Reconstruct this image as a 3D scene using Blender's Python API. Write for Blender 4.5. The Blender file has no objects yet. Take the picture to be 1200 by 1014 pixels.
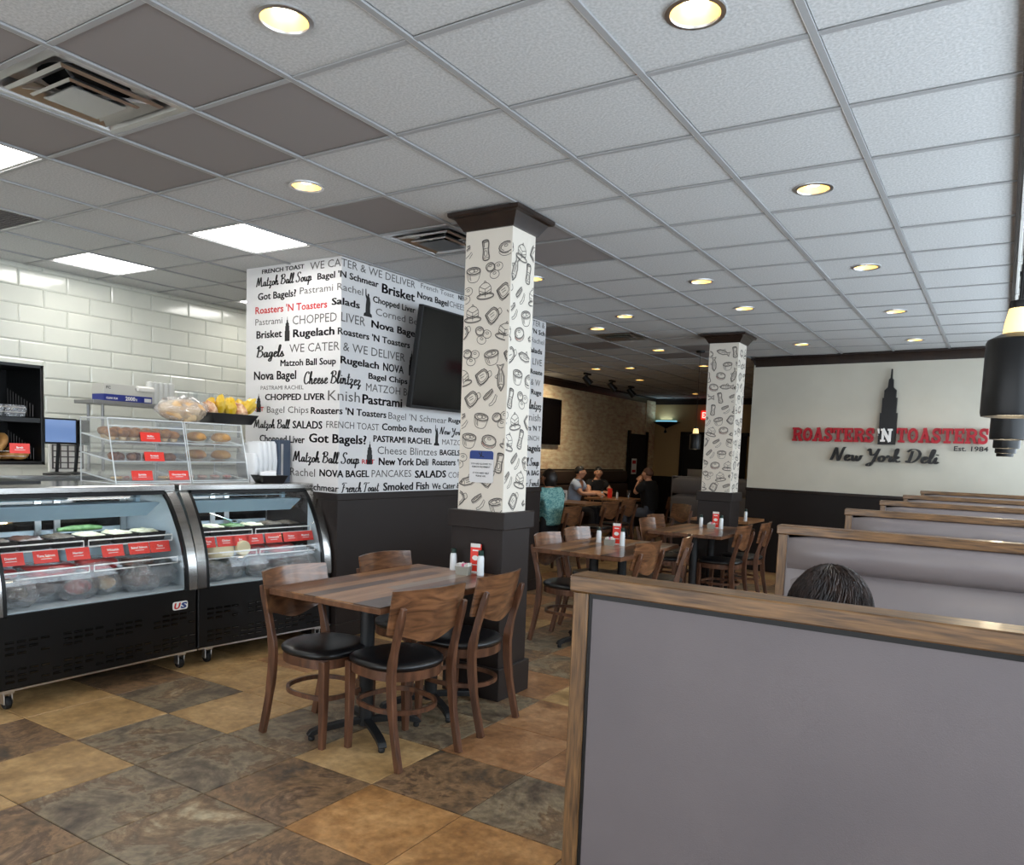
import bpy, bmesh, math, random
from mathutils import Vector, Matrix, noise
PI = math.pi
R = math.radians
random.seed(7)
scene = bpy.context.scene
C = scene.collection

# ------------------------------------------------------------------ camera
EYE = 1.52
YAW, PITCH, ROLL, FPX, PCX, PCY = -0.560148989, -0.0876543311, 0.0379936411, 903.388, 603.733, 609.677
_cy, _sy, _cp, _sp = math.cos(YAW), math.sin(YAW), math.cos(PITCH), math.sin(PITCH)
_f = Vector((_sy*_cp, _cy*_cp, _sp)); _r = Vector((_cy, -_sy, 0)); _u = _r.cross(_f)
_cr, _sr = math.cos(ROLL), math.sin(ROLL)
_r2 = _cr*_r + _sr*_u; _u2 = -_sr*_r + _cr*_u
cam_d = bpy.data.cameras.new('camera'); cam = bpy.data.objects.new('camera', cam_d); C.objects.link(cam)
cam.matrix_world = Matrix(((_r2.x, _u2.x, -_f.x, 0), (_r2.y, _u2.y, -_f.y, 0), (_r2.z, _u2.z, -_f.z, EYE), (0, 0, 0, 1)))
cam_d.sensor_fit = 'HORIZONTAL'; cam_d.sensor_width = 36; cam_d.lens = FPX*36/1200
cam_d.shift_x = -(PCX-600)/1200; cam_d.shift_y = (PCY-507)/1200
cam_d.clip_start = 0.05; cam_d.clip_end = 200
scene.camera = cam

# ------------------------------------------------------------------ world, light, exposure
scene.view_settings.view_transform = 'Standard'; scene.view_settings.look = 'None'
scene.view_settings.gamma = 1; scene.view_settings.use_curve_mapping = False
scene.view_settings.exposure = 0.38
world = bpy.data.worlds.new('world'); scene.world = world; world.use_nodes = True
wn = world.node_tree.nodes; wl = world.node_tree.links
wn['Background'].inputs[0].default_value = (0.82, 0.91, 1.0, 1); wn['Background'].inputs[1].default_value = 1.6
DOWNLIGHT_W = 7.5      # each recessed lamp
PANEL_E = 9.0          # fluorescent panels
def area(name, loc, rot, sx, sy, power, col):
    l = bpy.data.lights.new(name, 'AREA'); l.shape = 'RECTANGLE'; l.size = sx; l.size_y = sy; l.energy = power; l.color = col
    o = bpy.data.objects.new(name, l); o.location = loc; o.rotation_euler = rot; C.objects.link(o); return o
# daylight in the window openings (right-hand windows and the shop front behind the camera)
area('daylight_right', (1.15, 5.2, 1.9), (0, R(90), 0), 2.2, 11.5, 235, (0.76, 0.88, 1.0))
area('daylight_front', (-2.6, -3.3, 1.6), (R(90), 0, 0), 7.0, 2.4, 95, (0.95, 0.97, 1.0))

# ------------------------------------------------------------------ helpers
def lin(c):
    return tuple((x/12.92 if x <= .04045 else ((x+.055)/1.055)**2.4) for x in c)
def rgb(r, g, b): return lin((r/255, g/255, b/255))
_mats = {}
def nt(m): return m.node_tree.nodes, m.node_tree.links
def base_mat(name):
    m = bpy.data.materials.new(name); m.use_nodes = True; _mats[name] = m
    return m, m.node_tree.nodes['Principled BSDF']
def pm(name, c1, c2=None, rough=.5, metal=0, scale=8, stretch=(1, 1, 1), detail=4, ramp=(.35, .65), bump=0, bscale=60,
       bstretch=None, rand=False, coat=0, spec=.5, dist=0, emit=None, estr=0, trans=0, noise_rough=0, sheen=0):
    """procedural principled material: two colours mixed by stretched noise, optional noise bump"""
    m, p = base_mat(name); N, Lk = nt(m)
    c1 = tuple(c1)+(1,)
    p.inputs['Base Color'].default_value = c1; p.inputs['Roughness'].default_value = rough; p.inputs['Metallic'].default_value = metal
    p.inputs['Specular IOR Level'].default_value = spec
    if coat: p.inputs['Coat Weight'].default_value = coat; p.inputs['Coat Roughness'].default_value = .12
    if sheen: p.inputs['Sheen Weight'].default_value = sheen
    if emit: p.inputs['Emission Color'].default_value = tuple(emit)+(1,); p.inputs['Emission Strength'].default_value = estr
    if trans: p.inputs['Transmission Weight'].default_value = trans
    vec = None
    if c2 or bump:
        tc = N.new('ShaderNodeTexCoord'); vec = tc.outputs['Object']
        if rand:
            oi = N.new('ShaderNodeObjectInfo'); mu = N.new('ShaderNodeMath'); mu.operation = 'MULTIPLY'; mu.inputs[1].default_value = 37.0
            Lk.new(oi.outputs['Random'], mu.inputs[0]); ad = N.new('ShaderNodeVectorMath'); ad.operation = 'ADD'
            Lk.new(vec, ad.inputs[0]); Lk.new(mu.outputs[0], ad.inputs[1]); vec = ad.outputs[0]
    if c2:
        mp = N.new('ShaderNodeMapping'); mp.inputs['Scale'].default_value = stretch; Lk.new(vec, mp.inputs[0])
        no = N.new('ShaderNodeTexNoise'); no.inputs['Scale'].default_value = scale; no.inputs['Detail'].default_value = detail
        no.inputs['Distortion'].default_value = dist; Lk.new(mp.outputs[0], no.inputs['Vector'])
        cr = N.new('ShaderNodeValToRGB'); cr.color_ramp.elements[0].position = ramp[0]; cr.color_ramp.elements[1].position = ramp[1]
        cr.color_ramp.elements[0].color = c1; cr.color_ramp.elements[1].color = tuple(c2)+(1,)
        Lk.new(no.outputs[0], cr.inputs[0]); Lk.new(cr.outputs[0], p.inputs['Base Color'])
    if bump:
        mp2 = N.new('ShaderNodeMapping'); mp2.inputs['Scale'].default_value = bstretch or (1, 1, 1); Lk.new(vec, mp2.inputs[0])
        nb = N.new('ShaderNodeTexNoise'); nb.inputs['Scale'].default_value = bscale; nb.inputs['Detail'].default_value = 3; Lk.new(mp2.outputs[0], nb.inputs['Vector'])
        bp = N.new('ShaderNodeBump'); bp.inputs['Strength'].default_value = bump; bp.inputs['Distance'].default_value = .004
        Lk.new(nb.outputs[0], bp.inputs['Height']); Lk.new(bp.outputs[0], p.inputs['Normal'])
    return m
def film(name, tint, clear, rough=.05, white=0.0, bump=0, bscale=30):
    """thin clear sheet: straight-through transparency, fresnel reflection, a little milkiness"""
    m, p = base_mat(name); N, Lk = nt(m)
    tr = N.new('ShaderNodeBsdfTransparent'); tr.inputs[0].default_value = tuple(tint)+(1,)
    gl = N.new('ShaderNodeBsdfGlossy'); gl.inputs['Roughness'].default_value = rough; gl.inputs[0].default_value = (1, 1, 1, 1)
    df = N.new('ShaderNodeBsdfDiffuse'); df.inputs[0].default_value = (.85, .87, .9, 1)
    fr = N.new('ShaderNodeFresnel')
    ge = N.new('ShaderNodeNewGeometry'); mi = N.new('ShaderNodeMath'); mi.operation = 'MULTIPLY_ADD'; mi.inputs[1].default_value = 1/1.45-1.45; mi.inputs[2].default_value = 1.45
    Lk.new(ge.outputs['Backfacing'], mi.inputs[0]); Lk.new(mi.outputs[0], fr.inputs[0])
    mx = N.new('ShaderNodeMixShader'); mx.inputs[0].default_value = white
    Lk.new(tr.outputs[0], mx.inputs[1]); Lk.new(df.outputs[0], mx.inputs[2])
    mu = N.new('ShaderNodeMath'); mu.operation = 'MULTIPLY_ADD'; mu.inputs[1].default_value = clear; mu.inputs[2].default_value = 0.01
    m2 = N.new('ShaderNodeMixShader'); Lk.new(fr.outputs[0], mu.inputs[0]); Lk.new(mu.outputs[0], m2.inputs[0])
    Lk.new(mx.outputs[0], m2.inputs[1]); Lk.new(gl.outputs[0], m2.inputs[2])
    if bump:
        tc = N.new('ShaderNodeTexCoord'); nb = N.new('ShaderNodeTexNoise'); nb.inputs['Scale'].default_value = bscale; nb.inputs['Detail'].default_value = 2; nb.inputs['Distortion'].default_value = 2
        Lk.new(tc.outputs['Object'], nb.inputs['Vector']); bp = N.new('ShaderNodeBump'); bp.inputs['Strength'].default_value = bump; bp.inputs['Distance'].default_value = .03
        Lk.new(nb.outputs[0], bp.inputs['Height'])
        for s in (gl, df): Lk.new(bp.outputs[0], s.inputs['Normal'])
        Lk.new(bp.outputs[0], fr.inputs['Normal'])
    Lk.new(m2.outputs[0], N['Material Output'].inputs[0]); N.remove(p)
    return m

class MB:
    def __init__(s): s.v = []; s.f = []; s.m = []; s.k = 0
    def add(s, vs, fs):
        n = len(s.v); s.v += [tuple(v) for v in vs]; s.f += [tuple(i+n for i in f) for f in fs]; s.m += [s.k]*len(fs); return s
    def box(s, x0, x1, y0, y1, z0, z1, M=None):
        vs = [Vector((x, y, z)) for z in (z0, z1) for y in (y0, y1) for x in (x0, x1)]
        if M is not None: vs = [M @ v for v in vs]
        return s.add(vs, [(0, 2, 3, 1), (4, 5, 7, 6), (0, 1, 5, 4), (2, 6, 7, 3), (0, 4, 6, 2), (1, 3, 7, 5)])
    def cbox(s, c, d, M=None):
        return s.box(c[0]-d[0]/2, c[0]+d[0]/2, c[1]-d[1]/2, c[1]+d[1]/2, c[2]-d[2]/2, c[2]+d[2]/2, M)
    def loft(s, rings, cap=True, closed=False):
        n = len(rings[0]); b = len(s.v); vs = [p for r in rings for p in r]; fs = []
        for i in range(len(rings)-(0 if closed else 1)):
            a, c = i*n, ((i+1) % len(rings))*n
            for j in range(n): k = (j+1) % n; fs.append((a+j, a+k, c+k, c+j))
        if cap and not closed: fs.append(tuple(range(n))[::-1]); fs.append(tuple(range((len(rings)-1)*n, len(rings)*n)))
        return s.add(vs, fs)
    def tube(s, pts, r, n=8, cap=True, closed=False):
        pts = [Vector(p) for p in pts]; rings = []; N_ = len(pts)
        rr = r if isinstance(r, (list, tuple)) else [r]*N_
        up = None
        for i, p in enumerate(pts):
            if closed: t = (pts[(i+1) % N_]-pts[i-1]).normalized()
            else: t = (pts[min(i+1, N_-1)]-pts[max(i-1, 0)]).normalized()
            if up is None:
                up = Vector((0, 0, 1)) if abs(t.z) < .9 else Vector((1, 0, 0))
            x = t.cross(up).normalized(); y = x.cross(t).normalized(); up = y
            rings.append([p+rr[i]*(math.cos(a)*x+math.sin(a)*y) for a in [2*PI*k/n for k in range(n)]])
        return s.loft(rings, cap, closed)
    def sweep(s, pts, prof, side=Vector((1, 0, 0)), cap=True, closed=False):
        """sweep a 2-D profile [(a,b)] along pts; a along side axis, b perpendicular"""
        pts = [Vector(p) for p in pts]; rings = []; N_ = len(pts)
        for i, p in enumerate(pts):
            if closed: t = (pts[(i+1) % N_]-pts[i-1]).normalized()
            else: t = (pts[min(i+1, N_-1)]-pts[max(i-1, 0)]).normalized()
            w = side.cross(t).normalized(); sd = t.cross(w).normalized()
            pr = prof[i] if isinstance(prof[0][0], (list, tuple)) else prof
            rings.append([p+a*sd+b*w for a, b in pr])
        return s.loft(rings, cap, closed)
    def lathe(s, prof, n=16, c=(0, 0, 0), axis='z', M=None, cap=True, closed=False):
        rings = []
        for r, z in prof:
            ring = []
            for k in range(n):
                a = 2*PI*k/n; v = Vector((r*math.cos(a), r*math.sin(a), z))
                if axis == 'x': v = Vector((v.z, v.x, v.y))
                if axis == 'y': v = Vector((v.x, v.z, -v.y))
                if M is not None: v = M @ v
                ring.append(v+Vector(c))
            rings.append(ring)
        return s.loft(rings, cap, closed)
    def prism(s, poly, y0, y1, plane='xz', M=None):
        n = len(poly)
        def P(a, b, d):
            v = Vector((a, d, b)) if plane == 'xz' else (Vector((d, a, b)) if plane == 'yz' else Vector((a, b, d)))
            return M @ v if M is not None else v
        vs = [P(a, b, y0) for a, b in poly]+[P(a, b, y1) for a, b in poly]
        fs = [tuple(range(n)), tuple(range(n, 2*n))[::-1]]+[(i, (i+1) % n, n+(i+1) % n, n+i) for i in range(n)]
        return s.add(vs, fs)
    def ellip(s, c, r, n=12, m=8, M=None, fn=None):
        vs = []; c = Vector(c)
        for i in range(m+1):
            th = PI*i/m
            for k in range(n):
                a = 2*PI*k/n; v = Vector((math.sin(th)*math.cos(a)*r[0], math.sin(th)*math.sin(a)*r[1], math.cos(th)*r[2]))
                if fn: v = fn(v)
                if M is not None: v = M @ v
                vs.append(v+c)
        fs = [(i*n+k, i*n+(k+1) % n, (i+1)*n+(k+1) % n, (i+1)*n+k) for i in range(m) for k in range(n)]
        return s.add(vs, fs)
    def build(s, name, mats, parent=None, loc=None, bevel=0, seg=1, ang=35, smooth=True, kind=None, clean=True):
        me = bpy.data.meshes.new(name); me.from_pydata(s.v, [], s.f)
        if not isinstance(mats, (list, tuple)): mats = [mats]
        for m in mats: me.materials.append(m)
        if len(mats) > 1: me.polygons.foreach_set('material_index', s.m)
        bm = bmesh.new(); bm.from_mesh(me)
        if clean: bmesh.ops.remove_doubles(bm, verts=bm.verts, dist=1e-5)
        bmesh.ops.recalc_face_normals(bm, faces=bm.faces)
        if bevel:
            ed = [e for e in bm.edges if len(e.link_faces) == 2 and e.calc_face_angle(0) > R(30)]
            bmesh.ops.bevel(bm, geom=ed, offset=bevel, segments=seg, affect='EDGES', profile=.6, clamp_overlap=True)
        bm.to_mesh(me); bm.free()
        if smooth:
            me.polygons.foreach_set('use_smooth', [True]*len(me.polygons)); me.set_sharp_from_angle(angle=R(ang))
        me.update()
        return put(name, me, parent, loc, kind)
def put(name, me, parent=None, loc=None, kind=None):
    o = bpy.data.objects.new(name, me); C.objects.link(o)
    if parent is not None: o.parent = parent
    if loc is not None: o.location = loc
    if kind: o['kind'] = kind
    return o
def tag(o, label=None, cat=None, group=None, kind=None):
    if label: o['label'] = label
    if cat: o['category'] = cat
    if group: o['group'] = group
    if kind: o['kind'] = kind
    return o
def thing(name, label, cat, loc=(0, 0, 0), rz=0, group=None):
    o = bpy.data.objects.new(name, None); C.objects.link(o); o.location = loc; o.rotation_euler = (0, 0, rz); o.empty_display_size = .05
    return tag(o, label, cat, group)
def dup(root, loc, rz=0, label=None, group=None):
    r = root.copy(); C.objects.link(r); r.location = loc; r.rotation_euler = (0, 0, rz)
    if label: r['label'] = label
    if group: r['group'] = group
    for ch in list(root.children):
        c = ch.copy(); C.objects.link(c); c.parent = r
        for g in list(ch.children):
            d = g.copy(); C.objects.link(d); d.parent = c
    return r
ORD = ['first', 'second', 'third', 'fourth', 'fifth', 'sixth', 'seventh', 'eighth', 'ninth', 'tenth', 'eleventh', 'twelfth']
def srect(hx, hy, n=24, e=3.0, cx=0, cy=0, z=0):
    out = []
    for k in range(n):
        a = 2*PI*(k+.5)/n; ca, sa = math.cos(a), math.sin(a)
        out.append(Vector((cx+hx*math.copysign(abs(ca)**(2/e), ca), cy+hy*math.copysign(abs(sa)**(2/e), sa), z)))
    return out
def catmull(P, n=5):
    P = [Vector((p[0], p[1], 0)) for p in P]
    if len(P) < 3: return P
    out = []
    for i in range(len(P)-1):
        p0 = P[max(i-1, 0)]; p1 = P[i]; p2 = P[i+1]; p3 = P[min(i+2, len(P)-1)]
        for k in range(n):
            t = k/n; out.append(.5*((2*p1)+(p2-p0)*t+(2*p0-5*p1+4*p2-p3)*t*t+(3*p1-p0-3*p2+p3)*t**3))
    out.append(P[-1]); return out
def ribbon(pts, w):
    """flat 2-D ribbon polygons (list of quads) along pts; w number or list"""
    L_ = []; n = len(pts)
    for i, p in enumerate(pts):
        t = pts[min(i+1, n-1)]-pts[max(i-1, 0)]
        if t.length < 1e-9: t = Vector((1, 0, 0))
        t.normalize(); nn = Vector((-t.y, t.x, 0)); ww = w[i] if isinstance(w, list) else w
        L_.append((p+nn*ww/2, p-nn*ww/2))
    return [(L_[i][0], L_[i][1], L_[i+1][1], L_[i+1][0]) for i in range(n-1)]

# ---- built-in font text as flat 2-D triangles/quads, cached
_tc = {}
def text2d(s, bold=0.0):
    key = (s, bold)
    if key in _tc: return _tc[key]
    c = bpy.data.curves.new('lettering', 'FONT'); c.body = s; c.size = 1; c.resolution_u = 2; c.offset = bold; c.fill_mode = 'BOTH' if False else 'FRONT'
    o = bpy.data.objects.new('lettering', c); C.objects.link(o)
    dg = bpy.context.evaluated_depsgraph_get(); ev = o.evaluated_get(dg); me = ev.to_mesh()
    vs = [v.co.copy() for v in me.vertices]; fs = [tuple(p.vertices) for p in me.polygons]
    ev.to_mesh_clear(); bpy.data.objects.remove(o); bpy.data.curves.remove(c)
    if not vs: vs = [Vector((0, 0, 0))]
    x0 = min(v.x for v in vs); x1 = max(v.x for v in vs)
    vs = [Vector((v.x-x0, v.y, 0)) for v in vs]
    _tc[key] = (vs, fs, x1-x0); return _tc[key]
CAPH = 0.70
FOLD = None      # u position of a wall corner: outlines are cut there so that lettering folds round it
def put_poly(mb, P, fn):
    if FOLD is None or max(p[0] for p in P) <= FOLD or min(p[0] for p in P) >= FOLD:
        e = 0
        if FOLD is not None and min(p[0] for p in P) >= FOLD-1e-9: e = 1e-6
        mb.add([fn(p[0]+e, p[1]) for p in P], [tuple(range(len(P)))]); return
    for sg_ in (1, -1):
        Q = []; n = len(P)
        for k in range(n):
            p, q = P[k], P[(k+1) % n]; dp, dq = (FOLD-p[0])*sg_, (FOLD-q[0])*sg_
            if dp >= 0: Q.append(p)
            if dp*dq < 0: t = dp/(dp-dq); Q.append((p[0]+(q[0]-p[0])*t, p[1]+(q[1]-p[1])*t))
        if len(Q) > 2: mb.add([fn(p[0]-sg_*1e-6, p[1]) for p in Q], [tuple(range(len(Q)))])
def text_on(mb, s, u0, u1, v0, cap, fn, bold=0.0, over=False):
    """lay text between u0..u1, baseline v0, capital height cap; bold thickens the strokes by overprinting"""
    vs, fs, w = text2d(s, 0 if over else bold)
    if not fs: return
    b = max(0, bold) if over else 0; sx = (u1-u0)/(w+2*b); sy = cap/CAPH
    for dx, dy in (((-b, -b*.5), (b, -b*.5), (-b, b*.5), (b, b*.5), (0, 0)) if b > .005 else ((0, 0),)):
        for f in fs: put_poly(mb, [(u0+(vs[i].x+b+dx)*sx, v0+(vs[i].y+dy)*sy) for i in f], fn)
def text_c(mb, s, uc, v0, cap, fn, bold=.01, maxw=None):
    vs, fs, w = text2d(s, bold); W = w*cap/CAPH
    if maxw and W > maxw: W = maxw
    text_on(mb, s, uc-W/2, uc+W/2, v0, cap, fn, bold)

# ---- brush-script stroke alphabet (unit: x-height .45, cap 1), strokes as point lists, advance
SC = {
 'N': (.62, [[(.02, .0), (.1, .45), (.17, .92), (.2, .95), (.27, .5), (.36, .03), (.4, .0)], [(.4, .0), (.47, .5), (.55, .98), (.64, 1.02)]]),
 'e': (.34, [[(.02, .2), (.16, .24), (.27, .36), (.22, .46), (.12, .4), (.08, .2), (.13, .03), (.22, .02), (.34, .14)]]),
 'w': (.52, [[(.02, .4), (.08, .42), (.09, .15), (.15, .01), (.23, .12), (.28, .4), (.28, .15), (.34, .01), (.43, .14), (.48, .42), (.54, .38)]]),
 'Y': (.52, [[(.0, .8), (.08, .95), (.13, .7), (.18, .5), (.28, .48), (.4, .65), (.5, .98)], [(.5, .98), (.42, .5), (.33, .05), (.22, -.3), (.1, -.33), (.08, -.22), (.25, -.08), (.42, .06)]]),
 'o': (.36, [[(.2, .44), (.09, .36), (.06, .16), (.14, .01), (.26, .08), (.29, .3), (.2, .44), (.24, .34), (.38, .36)]]),
 'r': (.3, [[(.02, .3), (.1, .48), (.12, .36), (.22, .4), (.2, .15), (.22, .02), (.32, .1)]]),
 'k': (.38, [[(.02, .1), (.15, .6), (.18, .98), (.11, .9), (.08, .4), (.06, .0)], [(.08, .2), (.2, .42), (.26, .34), (.12, .22)], [(.12, .22), (.24, .02), (.38, .1)]]),
 'D': (.62, [[(.22, .88), (.18, .4), (.12, .04)], [(.0, .78), (.15, .98), (.4, .96), (.56, .7), (.5, .3), (.3, .04), (.08, .03), (.04, .12), (.2, .1)]]),
 'l': (.24, [[(.0, .1), (.14, .5), (.2, .92), (.13, .98), (.08, .6), (.07, .1), (.14, .0), (.26, .12)]]),
 'i': (.2, [[(.02, .12), (.09, .44), (.07, .1), (.12, .0), (.22, .12)], [(.1, .6), (.12, .66)]]),
 'B': (.58, [[(.16, .92), (.12, .4), (.06, .02)], [(.0, .75), (.15, .97), (.4, .95), (.42, .7), (.18, .54), (.42, .5), (.5, .25), (.3, .02), (.06, .06)]]),
 'a': (.4, [[(.27, .4), (.14, .42), (.05, .2), (.1, .02), (.22, .1), (.29, .42), (.28, .1), (.33, .01), (.42, .12)]]),
 'g': (.38, [[(.27, .4), (.14, .42), (.05, .2), (.12, .05), (.24, .15), (.29, .42), (.28, .0), (.2, -.33), (.06, -.3), (.12, -.12), (.4, .12)]]),
 's': (.3, [[(.0, .1), (.14, .46), (.12, .36), (.22, .16), (.14, .01), (.02, .06)], [(.18, .03), (.32, .12)]]),
 'M': (.78, [[(.02, .0), (.1, .5), (.18, .95), (.24, .5), (.28, .1)], [(.28, .1), (.4, .6), (.48, .95), (.54, .5), (.58, .08), (.66, .0), (.78, .12)]]),
 't': (.26, [[(.14, .86), (.1, .4), (.09, .08), (.15, .0), (.28, .12)], [(.0, .56), (.26, .6)]]),
 'z': (.34, [[(.02, .36), (.12, .46), (.24, .4), (.1, .1), (.02, .02), (.16, .05), (.2, -.2), (.1, -.28), (.34, .1)]]),
 'h': (.4, [[(.02, .1), (.15, .6), (.18, .98), (.11, .9), (.07, .4), (.06, .0)], [(.07, .2), (.2, .44), (.26, .34), (.25, .06), (.32, .0), (.42, .12)]]),
 'S': (.52, [[(.46, .82), (.4, .98), (.22, .94), (.16, .7), (.34, .45), (.38, .2), (.22, .02), (.04, .08), (.06, .22)]]),
 'u': (.42, [[(.02, .36), (.08, .44), (.07, .14), (.14, .01), (.26, .16), (.3, .44), (.29, .1), (.34, .0), (.44, .12)]]),
 'p': (.4, [[(.02, .34), (.1, .46), (.08, .0), (.04, -.4)], [(.08, .1), (.16, .42), (.28, .4), (.28, .12), (.16, .0), (.1, .08)], [(.22, .02), (.42, .12)]]),
 'C': (.5, [[(.44, .8), (.4, .98), (.22, .92), (.08, .6), (.06, .25), (.18, .02), (.34, .05), (.48, .2)]]),
 'F': (.5, [[(.26, .85), (.2, .4), (.12, .0), (.02, .04)], [(.04, .8), (.2, .95), (.56, .94)], [(.12, .48), (.4, .52)]]),
 'n': (.42, [[(.02, .34), (.09, .46), (.08, .2), (.06, .0)], [(.07, .18), (.2, .44), (.27, .36), (.26, .06), (.33, .0), (.44, .12)]]),
 'c': (.32, [[(.26, .36), (.18, .44), (.07, .32), (.07, .1), (.16, .0), (.34, .12)]]),
 'T': (.5, [[(.26, .88), (.2, .4), (.14, .0), (.04, .04)], [(.0, .76), (.12, .95), (.5, .9), (.6, .98)]]),
 ' ': (.24, []),
}
def script2d(s, w=.085):
    quads = []; x = 0
    for ch in s:
        adv, st = SC.get(ch, SC['o'])
        for k in st:
            p = catmull(k, 4); n = len(p)
            ws = [w*(.55+.75*abs((p[min(i+1, n-1)]-p[max(i-1, 0)]).normalized().y)) for i in range(n)]
            quads += [[v+Vector((x, 0, 0)) for v in q] for q in ribbon([v.copy() for v in p], ws)]
        x += adv
    return quads, x
def script_on(mb, s, u0, u1, v0, cap, fn, w=.085):
    q, W = script2d(s, w); sx = (u1-u0)/W
    for f in q: put_poly(mb, [(u0+v.x*sx+v.y*sx*.08, v0+v.y*cap) for v in f], fn)

# emblem shapes used on the wall print and the big sign
TOWER = [(-.5, 0), (.5, 0), (.5, .42), (.42, .42), (.42, .62), (.34, .62), (.34, .72), (.16, .76), (.13, .86), (.05, .88), (.03, 1), (-.03, 1), (-.05, .88), (-.13, .86), (-.16, .76), (-.34, .72), (-.34, .62), (-.42, .62), (-.42, .42), (-.5, .42)]
STATUE = [(-.5, 0), (.5, 0), (.45, .1), (.28, .14), (.25, .3), (.28, .5), (.2, .68), (.12, .72), (.13, .8), (.02, .84), (-.08, .8), (-.06, .72), (-.2, .78), (-.24, .98), (-.33, .98), (-.32, .74), (-.2, .62), (-.26, .4), (-.28, .14), (-.45, .1)]

# ------------------------------------------------------------------ materials
M = {}
M['tile_c'] = pm('ceiling_tile_textured', rgb(184, 186, 186), rgb(204, 205, 205), rough=.95, scale=90, detail=2, bump=.55, bscale=75, spec=.1)
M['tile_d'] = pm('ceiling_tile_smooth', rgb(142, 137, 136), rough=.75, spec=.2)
M['grid'] = pm('grid_paint', rgb(158, 159, 160), rough=.5)
M['white_metal'] = pm('white_metal', rgb(214, 214, 210), rough=.4)
M['alu'] = pm('brushed_aluminium', (.62, .62, .62), rough=.32, metal=1)
M['steel'] = pm('stainless', (.62, .61, .59), (.5, .49, .47), rough=.22, metal=1, scale=6, stretch=(1, .15, 12), ramp=(.3, .7))
M['chrome'] = pm('chrome', (.75, .75, .76), rough=.1, metal=1)
M['refl'] = pm('lamp_reflector', rgb(235, 205, 140), rough=.3, metal=.3, emit=rgb(255, 196, 96), estr=.7)
M['bulb'] = pm('bulb_glow', (1, 1, 1), emit=(1.0, .88, .66), estr=7)
M['panel_glow'] = pm('panel_glow', (1, 1, 1), emit=(1, .98, .93), estr=PANEL_E)
M['black'] = pm('black_paint', rgb(10, 10, 11), rough=.4, spec=.35)
M['black_gloss'] = pm('black_gloss', rgb(9, 9, 10), rough=.12)
M['black_matte'] = pm('black_matte', rgb(15, 15, 16), rough=.8)
M['brown'] = pm('dark_brown_paint', rgb(37, 30, 28), rough=.5, spec=.35)
M['wainscot'] = pm('dark_wainscot', rgb(32, 27, 26), rough=.5, spec=.3)
M['crown'] = pm('dark_wood_crown', rgb(30, 20, 16), rgb(42, 29, 22), rough=.35, scale=14, stretch=(1, 1, .2))
M['cream'] = pm('cream_wall', rgb(208, 204, 190), rgb(203, 199, 185), rough=.75, scale=3, bump=.15, bscale=120)
M['beige'] = pm('beige_wall', rgb(190, 160, 112), rough=.85)
M['grey_wall'] = pm('plain_wall', rgb(190, 186, 178), rough=.85)
M['wtile'] = pm('white_glazed_tile', rgb(216, 217, 207), rgb(208, 210, 201), rough=.12, scale=2, coat=.6, rand=True)
M['wgrout'] = pm('pale_grout', rgb(210, 209, 198), rough=.8)
M['fgrout'] = pm('floor_grout', rgb(62, 48, 36), rough=.9)
M['print_bg'] = pm('white_print_ground', rgb(224, 223, 223), rough=.6)
M['print_cream'] = pm('cream_print_ground', rgb(224, 216, 203), rough=.6)
M['ink'] = pm('black_ink', rgb(28, 27, 28), rough=.6)
M['ink_grey'] = pm('grey_ink', rgb(95, 92, 90), rough=.6)
M['ink_line'] = pm('drawing_ink', rgb(72, 68, 66), rough=.7)
M['ink_red'] = pm('red_ink', rgb(200, 38, 42), rough=.6)
M['ink_shade'] = pm('pencil_shade', rgb(168, 160, 150), rough=.7)
M['ink_rust'] = pm('rust_ink', rgb(150, 62, 44), rough=.7)
M['white_ink'] = pm('white_ink', rgb(245, 243, 240), rough=.6)
M['sign_red'] = pm('sign_red', rgb(176, 22, 40), rough=.35)
M['sign_black'] = pm('sign_black', rgb(16, 16, 18), rough=.3)
M['sign_blue'] = pm('placard_blue', rgb(38, 62, 130), rough=.5)
M['tag_red'] = pm('price_red', rgb(236, 56, 42), rough=.35)
M['dark_steel'] = pm('dull_steel', (.30, .30, .30), rough=.4, metal=.8)
M['wood'] = pm('walnut_stain', rgb(74, 46, 30), rgb(142, 98, 66), rough=.3, scale=3.2, stretch=(1, 1, 5), detail=6, ramp=(.32, .72), dist=2.6, coat=.6, rand=True)
M['wood_leg'] = pm('walnut_leg', rgb(70, 44, 31), rgb(110, 73, 52), rough=.35, scale=9, stretch=(3, 3, .5), detail=4, coat=.2, rand=True)
M['oak'] = pm('oak_rail', rgb(54, 35, 18), rgb(130, 94, 56), rough=.4, scale=34, stretch=(.3, 4, 4), detail=6, ramp=(.3, .7), coat=.2)
M['oak_v'] = pm('oak_stile', rgb(54, 35, 18), rgb(130, 94, 56), rough=.4, scale=34, stretch=(4, 4, .3), detail=6, ramp=(.3, .7), coat=.2)
def plank(n, a, b): return pm('tabletop_'+n, a, b, rough=.28, scale=7, stretch=(4, .35, 1), detail=6, ramp=(.3, .7), coat=.15, rand=True)
M['pl'] = [plank('walnut', rgb(84, 54, 36), rgb(122, 84, 60)), plank('chestnut', rgb(132, 92, 60), rgb(168, 124, 86)),
           plank('ash', rgb(122, 104, 90), rgb(156, 136, 118)), plank('umber', rgb(62, 42, 32), rgb(94, 68, 52))]
M['seat'] = pm('black_vinyl_seat', rgb(20, 20, 22), rough=.32, bump=.1, bscale=140)
M['vinyl'] = pm('grey_vinyl', rgb(106, 98, 99), rgb(98, 91, 93), rough=.55, scale=2.5, bump=.08, bscale=420)
M['vinyl_s'] = pm('grey_vinyl_cushion', rgb(126, 118, 117), rgb(112, 104, 105), rough=.36, scale=1.6, bump=.12, bscale=30)
M['vinyl_b'] = pm('brown_vinyl', rgb(66, 52, 44), rough=.45)
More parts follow.
